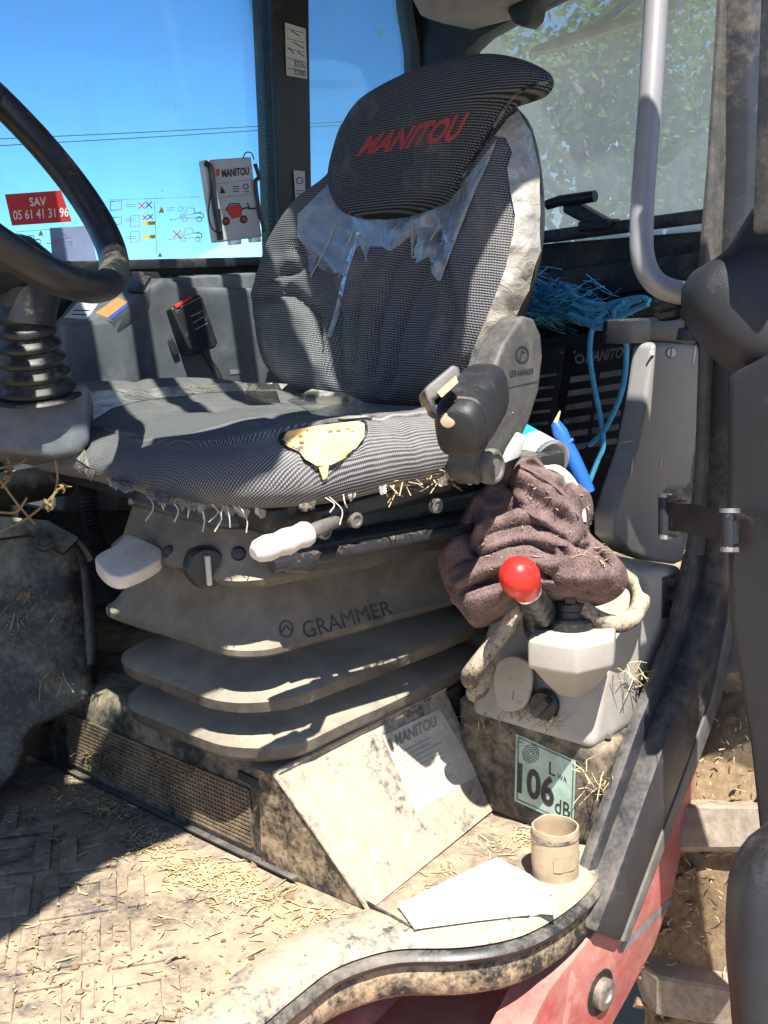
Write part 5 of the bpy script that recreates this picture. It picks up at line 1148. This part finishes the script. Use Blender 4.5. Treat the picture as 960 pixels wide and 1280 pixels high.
m = MB(); m.grid([[f1(x, y0_ + (y1_ - y0_) * k / 4) - CW * .0 for k in range(5)] for x, y0_, y1_ in ((838, 628, 664), (850, 629, 664), (866, 630, 668), (884, 634, 672), (900, 640, 676), (912, 643, 680))]); m.grid([[f1(x, y0_ + (y1_ - y0_) * k / 4) + CW * .006 for k in range(5)] for x, y0_, y1_ in ((838, 628, 664), (850, 629, 664), (866, 630, 668), (884, 634, 672), (900, 640, 676), (912, 643, 680))], flip=True); m.build('webbing', M['seal'], ck)
for (x, y0_, y1_, r) in ((831, 621, 669, .008), (912, 640, 684, .010)):
    m = MB(); a = f1(x, y0_); b = f1(x, y1_); m.tube([a, b], r, 14); m.build('hinge_pin_sleeve', M['blackclean'], ck)
    m = MB(); d = (b - a).normalized(); m.tube([a - d * .004, a + d * .001], r * 1.1, 12); m.tube([b - d * .001, b + d * .005], r * 1.0, 12); m.build('pin_head', M['bolt'], ck)
m = MB(); m.prism([f1(x, y) for x, y in ((828, 617), (858, 622), (858, 628), (830, 628))], CW * .01); m.build('post_bracket', M['steel'], ck, bev=.001); m = MB(); m.prism([f1(x, y) for x, y in ((828, 662), (850, 666), (848, 672), (828, 670))], CW * .01); m.build('post_bracket', M['steel'], ck, bev=.001)
m = MB(); m.prism([f1(x, y) for x, y in ((902, 640), (930, 642), (944, 650), (940, 684), (902, 684), (902, 680), (930, 678), (932, 654), (902, 647))], CW * .008); m.build('door_bracket', M['steel'], ck, bev=.001)

# red chassis below the sill
ch = thing('red_chassis', 'faded dusty red steel chassis below the door sill', 'chassis', (1.1, .65, -1.3))
yr_ = lambda x, y: yp(x, y, .66)
m = MB(); m.prism([yr_(x, y) for x, y in ((876, 938), (866, 1000), (855, 1060), (838, 1130), (818, 1185), (784, 1250), (740, 1330), (640, 1330), (688, 1236), (745, 1165), (790, 1120), (850, 960))], (0, .05, 0)); pl_ = m.build('side_plate', M['red'], ch, bev=.006)
f = on_plane(yr_, .0015)
q = yr_(750, 1240); m = MB(); m.lathe(q, (0, -1, 0), [(.030, -.001), (.030, .001), (.024, .0012), (.0001, .0012)], 26); m.build('bolt_hole', M['seal'], ch)
m = MB(); m.lathe(q, (0, -1, 0), [(.020, 0), (.020, .010), (.017, .012), (.010, .012), (.009, .009), (.0001, .009)], 22); m.build('bolt', M['bolt'], ch)
m = MB(); quad_px(m, [(776, 1182), (838, 1122), (840, 1130), (778, 1192)], f); m.build('worn_sticker', M['greyink'], pl_, smooth=False)
m = MB(); m.prism([zp(x, y, -.90) for x, y in ((360, 1330), (420, 1262), (500, 1235), (580, 1232), (700, 1226), (740, 1210), (640, 1400), (360, 1400))], (0, 0, -.06)); m.build('cross_member', M['red'], ch, bev=.015, seg=3)
m = MB(); m.tube([dp(380, 1320, 1.32), dp(470, 1268, 1.42), dp(575, 1262, 1.5)], .036, 22); m.build('red_tube', M['red'], ch)
m = MB(); m.tube([dp(583, 1262, 1.48), dp(692, 1250, 1.5)], .040, 22); m.build('red_tube', M['red'], ch)
m = MB(); m.prism([dp(x, y, 1.36) for x, y in ((682, 1250), (716, 1210), (722, 1226), (700, 1330), (686, 1330))], CW * .04); m.build('gusset', M['red'], ch, bev=.004)
m = MB(); m.tube([dp(556, 1278, 1.42), dp(560, 1256, 1.46)], .012, 10); m.build('stud', M['steel'], ch)

# rear tyre with lugs
TC = Vector((1.95, .41, -1.0)); TR_ = .655
def tpnt(a, y, r): return TC + Vector((-math.cos(a) * r, y, math.sin(a) * r))
m = MB(); rows = []; NP = [(-.26, .34), (-.28, .45), (-.28, .56), (-.265, .62)] + [(-.24 + .48 * k / 14, .648 - .012 * abs(k - 7) / 7) for k in range(15)] + [(.265, .62), (.28, .56), (.28, .45), (.26, .34)]
for i in range(240):
    a = 2 * math.pi * i / 240; rows.append([])
    for y, r in NP:
        y *= 1.2; q = tpnt(a, y, r); rows[-1].append(tpnt(a, y, r + (.010 * noise.noise(q * 14) + .006 * noise.noise(q * 37) if r > .6 else 0)))
m.grid(rows, cv=True); ty = m.build('rear_tyre', M['mud'], ch, label='big lugged tyre caked in dry mud')
nl = 17
for i in range(nl):
    for sgn in (1, -1):
        a0 = 2 * math.pi * (i + (.5 if sgn < 0 else 0)) / nl + .1; m = MB(); rows = []
        for j in range(11):
            q = j / 10; y = sgn * lerp(-.02, .335, q); a = a0 - .16 * q; rb_ = .625 if q < .85 else lerp(.625, .56, (q - .85) / .15); h = .058 * (1 - .2 * q); w_ = lerp(.024, .033, q) / .65
            rt_ = rb_ + h
            rows.append([tpnt(a - w_ * 1.35, y, rb_), tpnt(a - w_, y, rt_ - .004), tpnt(a - w_ * .85, y, rt_), tpnt(a + w_ * .85, y, rt_), tpnt(a + w_, y, rt_ - .004), tpnt(a + w_ * 1.35, y, rb_)])
        m.grid(rows); m.f += [tuple(range(6)), tuple(range(60, 66))[::-1]]; m.build('lug', M['tyre'], ty, angle=30)
m = MB(); rnd = random.Random(4)
for k in range(260):
    a = rnd.uniform(-.2, 1.3); y = rnd.uniform(-.28, .32); p = tpnt(a, y, .648); s = rnd.uniform(.003, .010); m.blob(p, s, s * .9, s * .7, 5, .6, k)
m.build('mud_clods', M['soil'], ty, kind='stuff')
m = MB(); m.lathe(TC + Vector((0, -.2, 0)), (0, 1, 0), [(.0001, .05), (.2, .05), (.30, .02), (.345, 0), (.345, .4), (.0001, .35)], 40); m.build('wheel_rim', M['steelworn'], ch)

# paper, cup
fz = lambda x, y: zp(x, y, FZ + .012)
pa = thing('folded_paper', 'bright white folded paper lying by the door sill', 'paper', zp(600, 1120, FZ + .012))
PQ = [(497, 1131), (560, 1100), (621, 1072), (660, 1092), (691, 1114), (676, 1126), (662, 1142), (600, 1149), (518, 1160)]
for k, (q, h) in enumerate(((PQ, .004), ([(505, 1138), (560, 1115), (640, 1090), (670, 1112), (684, 1118), (698, 1142), (664, 1140), (620, 1146), (518, 1160)], .001), ([(560, 1155), (640, 1120), (690, 1140), (664, 1143)], -.001))):
    fq = lambda x, y, h=h: zp(x, y, FZ + .012 + h + .0022 * noise.noise(Vector((x * .02, y * .03, h * 900))))
    mm = decal(q, fq, 9); n = len(mm.v); vs = list(mm.v); mm.add([p + Vector((0, 0, -.0016)) for p in vs], [f_[::-1] for f_ in mm.f[:]]); mm.build('paper_sheet', M['sheet'], pa, angle=30)
m = MB(); fcr = lambda x, y: zp(x, y, FZ + .0175)
for P in ([(560, 1102), (600, 1124), (640, 1146)], [(540, 1118), (610, 1098), (650, 1088)]): m.tube([fcr(*q) for q in P], .0007, 5)
m.build('paper_crease', M['sheet'], pa)
cu_ = thing('cardboard_tube', 'short open cardboard tube standing next to the white paper', 'tube', zp(693, 1092, FZ + .01))
cb = zp(694, 1090, FZ + .010); hc_ = .063
rows = []
m = MB(); prof = [(.0290, 0), (.0292, .02), (.0290, hc_ - .004), (.0285, hc_), (.0262, hc_), (.0255, hc_ - .004), (.0255, .004), (.0001, .004)]
m.lathe(cb, _z, prof, 48)
for i, p in enumerate(m.v): q = p - cb; m.v[i] = cb + Vector((q.x, q.y, 0)) * (1 + .05 * noise.noise(Vector((math.atan2(q.y, q.x) * 1.2, q.z * 20, 2)))) + Vector((0, 0, q.z + (.003 * noise.noise(Vector((q.x * 60, q.y * 60, 1))) if q.z > .05 else 0)))
cbo = m.build('tube_wall', M['cardboard'], cu_)
m = MB(); m.grid([[cb + Vector((math.cos(a), math.sin(a), 0)) * (.0302 + .0015 * noise.noise(Vector((a * 5, z * 90, 0)))) + Vector((0, 0, z)) for z in (.016, .024, .034)] for a in [R_(-150 + 8 * i) for i in range(12)]]); m.build('torn_flap', M['cardboard'], cu_)
m = MB(); m.lathe(cb, _z, [(.0300, hc_ - .012), (.0304, hc_ - .010), (.0300, hc_ - .007)], 36); m.build('rim_band', M['panel'], cu_)

# dark housing at the lower left, its bracket, hose and tubes
lh = thing('pedal_housing', 'lumpy dirty black housing left of the seat', 'housing', (.85, 1.5, FZ))
fl_ = Frame(yp(50, 800, 1.50), Vector((-.35, -.9, .25)), _z)
m = pillow(fl_, [(-60, 690), (0, 672), (50, 668), (86, 676), (100, 700), (108, 760), (116, 830), (120, 870), (80, 890), (40, 905), (20, 960), (-60, 990)], lambda u, v, a, t: .09 * puff(u, v, 7) + .006 * noise.noise(Vector((a * 10, t * 10, 4))), lambda u, v, a, t: .10, nv=34, nu=34); m.build('housing_body', M['webdust'], lh, angle=70)
m = MB(); m.tube(catmull([toward(fl_.hit(x, y), .07) for x, y in ((70, 672), (92, 690), (104, 730), (110, 780), (112, 830))], 5), .012, 10); m.build('moulded_rib', M['steel'], lh)
fl2 = Frame(yp(50, 680, 1.42), Vector((-.3, -.8, .6)), _z)
m = MB(); m.prism([fl2.hit(x, y) for x, y in ((-60, 640), (40, 648), (60, 650), (100, 672), (80, 692), (38, 668), (-60, 680))], fl2.n * -.012); m.build('bracket_plate', M['webdust'], lh, bev=.003)
m = MB(); m.prism([fl2.w(*fl2.px(x, y), .01) for x, y in ((40, 676), (66, 676), (70, 690), (46, 692))], fl2.n * .006); m.build('lug_plate', M['steel'], lh, bev=.002)
q = fl2.w(*fl2.px(53, 684), .018); m = MB(); m.lathe(q, fl2.n, [(.013, -.006), (.013, 0), (.008, .001), (.008, .007), (.0001, .008)], 14); m.build('bolt', M['steel'], lh)
m = MB(); m.tube([yp(-60, 622, 1.5), yp(30, 608, 1.5), yp(82, 598, 1.5)], .026, 16); m.build('cross_tube', M['webdust'], lh)
m = MB(); m.tube(catmull([yp(x, y, 1.48) for x, y in ((76, 686), (92, 676), (106, 690), (112, 700))], 5), .006, 8); m.build('clip', M['white'], lh)
q = yp(60, 588, 1.52); m = MB(); m.lathe(q, (-.3, -.9, .2), [(.018, -.004), (.018, .003), (.010, .004), (.010, .010), (.0001, .011)], 16); m.build('bolt', M['black'], lh)
chs = thing('corrugated_hose', 'black corrugated hose hanging under the front of the seat', 'hose', dp(125, 690, 1.8))
cp_ = catmull([dp(x, y, 1.78) for x, y in ((112, 575), (110, 610), (113, 645), (122, 675), (138, 700), (160, 724))], 14)
m = MB(); m.tube(cp_, [.0135 + .0022 * (1 if i % 2 else -1) for i in range(len(cp_))], 14); m.build('tube', M['black'], chs)

# ================================================================== STRAW, DUST LUMPS, STALKS
def straw(mb, p, d, n, l, w_, th_=.0006):
    d = d.normalized(); s = d.cross(n).normalized(); a = p - d * l / 2; k = n * random.uniform(.0, .12) * l; b = p + (d + s * random.gauss(0, .35)).normalized() * l / 2
    mb.add([a - s * w_, a + s * w_, p + s * w_ + k, p - s * w_ + k, b - s * w_ * .6, b + s * w_ * .6], [(0, 1, 2, 3), (3, 2, 5, 4)])
def scatter(pts, n, l0, l1, mat, name, lab, spread=10, z=None, surf=None, wd=(.0005, .0016), up=0.0):
    m = MB(); rnd = random
    for k in range(n):
        if isinstance(pts, list) and len(pts[0]) == 3: x, y, r = rnd.choice(pts); x += rnd.gauss(0, r); y += rnd.gauss(0, r * .45)
        else:
            while True:
                xs = [p[0] for p in pts]; ys = [p[1] for p in pts]; x = rnd.uniform(min(xs), max(xs)); y = rnd.uniform(min(ys), max(ys))
                if inpoly(x, y, pts): break
        p = surf(x, y); a = rnd.uniform(0, 6.28); d = Vector((math.cos(a), math.sin(a), rnd.uniform(-.1, .1) + up * rnd.random())); nn = Vector((rnd.gauss(0, .2), rnd.gauss(0, .2), 1)).normalized()
        straw(m, p, d, nn, l0 + (l1 * 1.5 - l0) * rnd.random() ** 2.6, rnd.uniform(*wd))
    return m.build(name, M[mat], kind='stuff', label=lab, smooth=False, fix=False)
ft = bvh(floor, *[o for o in mt.children]); fs = caster(ft, .004, lambda x, y: zp(x, y, FZ))
FPOLY = [(0, 985), (60, 960), (90, 985), (300, 1085), (440, 1150), (470, 1185), (400, 1212), (310, 1285), (0, 1285)]
scatter(FPOLY, 260, .004, .018, 'straw', 'loose_straw', 'chopped straw scattered over the cab floor', surf=fs)
scatter(FPOLY, 300, .003, .011, 'strawdark', 'loose_chaff', 'dark chaff scattered over the cab floor', surf=fs)
scatter([(110, 995, 22), (140, 1010, 20), (190, 1055, 22), (90, 985, 20), (250, 1090, 22), (320, 1118, 26), (400, 1160, 26), (280, 1100, 20)], 1300, .004, .020, 'straw', 'straw_drift', 'drift of straw along the foot of the step', surf=fs)
scatter([(120, 945, 8), (130, 960, 12), (200, 960, 18), (240, 960, 14)], 160, .004, .014, 'strawdark', 'grille_chaff', 'brown chaff stuck in the mesh grille', surf=lambda x, y: toward(xp(x, y, XB - .006), .004 * random.random()))
m = MB()
for k in range(34):
    x = random.uniform(10, 470); y = random.uniform(990, 1270)
    if inpoly(x, y, FPOLY): s = random.uniform(.0015, .004); m.blob(fs(x, y), s * 1.3, s, s * .6, 4, .5, k)
for x, y, s in ((312, 1072, .009), (362, 1122, .007), (318, 1080, .006), (380, 1200, .010), (388, 1210, .007)): m.blob(fs(x, y), s, s, s * .8, 6, .5, int(x))
m.build('dung_crumbs', M['soil'], kind='stuff', label='small brown crumbs of dirt on the floor')
bs = caster(bvh(bello, floor, ebx, tb, fbk, pf and floor), .004, lambda x, y: xp(x, y, 1.15))
scatter([(655, 850, 12), (672, 868, 10), (650, 890, 10), (600, 905, 14), (630, 925, 12), (690, 900, 8)], 150, .012, .045, 'straw', 'tank_straw', 'dry straw wisps caught around the tank', surf=bs, up=1.4, wd=(.0004, .0010))
scatter([(735, 960, 12), (740, 990, 10), (755, 975, 10), (790, 840, 10), (800, 850, 8)], 50, .012, .05, 'straw', 'frame_straw', 'straw wisps hanging by the door frame', surf=lambda x, y: yp(x, y, .69), up=1.0, wd=(.0004, .0010))
scatter([(540, 588, 12), (560, 590, 10), (520, 600, 14), (500, 608, 12), (620, 492, 8), (615, 500, 6)], 130, .012, .05, 'straw', 'seat_straw', 'straw and lint packed under the belt reel', surf=lambda x, y: toward(pp(x, y, S(0, -.30, -.3), ey), .012 * random.random()), up=.5, wd=(.0004, .0012))
m = MB()
for k in range(16): q = toward(pp(random.gauss(556, 12), random.gauss(583, 7), S(0, -.295, -.3), ey), .01); m.blob(q, .010 * random.uniform(.5, 1.2), .008, .010, 6, .7, k)
m.build('lint_clump', M['string'], kind='stuff', label='pale lint clump under the belt reel')
scatter([(740, 690, 12), (750, 700, 10), (660, 660, 30), (620, 700, 30), (700, 730, 20), (690, 620, 20)], 60, .005, .018, 'straw', 'jacket_straw', 'bits of straw stuck to the brown jacket', surf=jc, wd=(.0004, .0010))
m = MB()
for P in ([(-10, 668), (30, 650), (58, 628), (80, 604)], [(0, 600), (22, 630), (44, 655)], [(5, 560), (14, 590), (2, 610)], [(60, 640), (72, 600), (66, 560)], [(0, 585), (24, 580), (36, 570)], [(-5, 640), (20, 640), (34, 622)]):
    m.tube(catmull([dp(x, y, 1.40) for x, y in P], 5), .0016, 6)
for x, y in ((80, 610), (10, 592), (60, 630)):
    for k in range(5): straw(m, dp(x, y, 1.39), Vector((random.gauss(0, 1), random.gauss(0, 1), random.gauss(0, .6))), Vector((random.gauss(0, 1), -1, random.gauss(0, 1))).normalized(), .02, .002)
m.build('dry_stalks', M['strawdark'], kind='stuff', label='dry plant stalks hanging at the left edge')
scatter([(30, 770, 16), (40, 740, 10), (30, 800, 16), (55, 850, 12)], 120, .01, .04, 'straw', 'housing_straw', 'straw bits clinging to the black housing', surf=lambda x, y: toward(fl_.hit(x, y), .10), up=1.0, wd=(.0004, .0009))
scatter([(620, 1060, 26), (660, 1045, 14), (560, 1100, 22)], 160, .004, .018, 'straw', 'sill_chaff', 'chaff on the ledge beside the cup and paper', surf=caster(bvh(floor), .003, lambda x, y: zp(x, y, FZ)))
m = MB(); rnd = random.Random(9)
for k in range(1500):
    a = rnd.uniform(0, 1.2); y = rnd.uniform(-.28, .32); p = tpnt(a, y, .656); straw(m, p, Vector((rnd.gauss(0, 1), rnd.gauss(0, 1), rnd.gauss(0, 1))), Vector((-math.cos(a), 0, math.sin(a))), rnd.uniform(.005, .018), .0010)
m.build('tyre_straw', M['straw'], kind='stuff', label='straw caught between the tyre lugs', smooth=False, fix=False)
for o in bpy.data.objects:
    if '_w' in o: del o['_w']
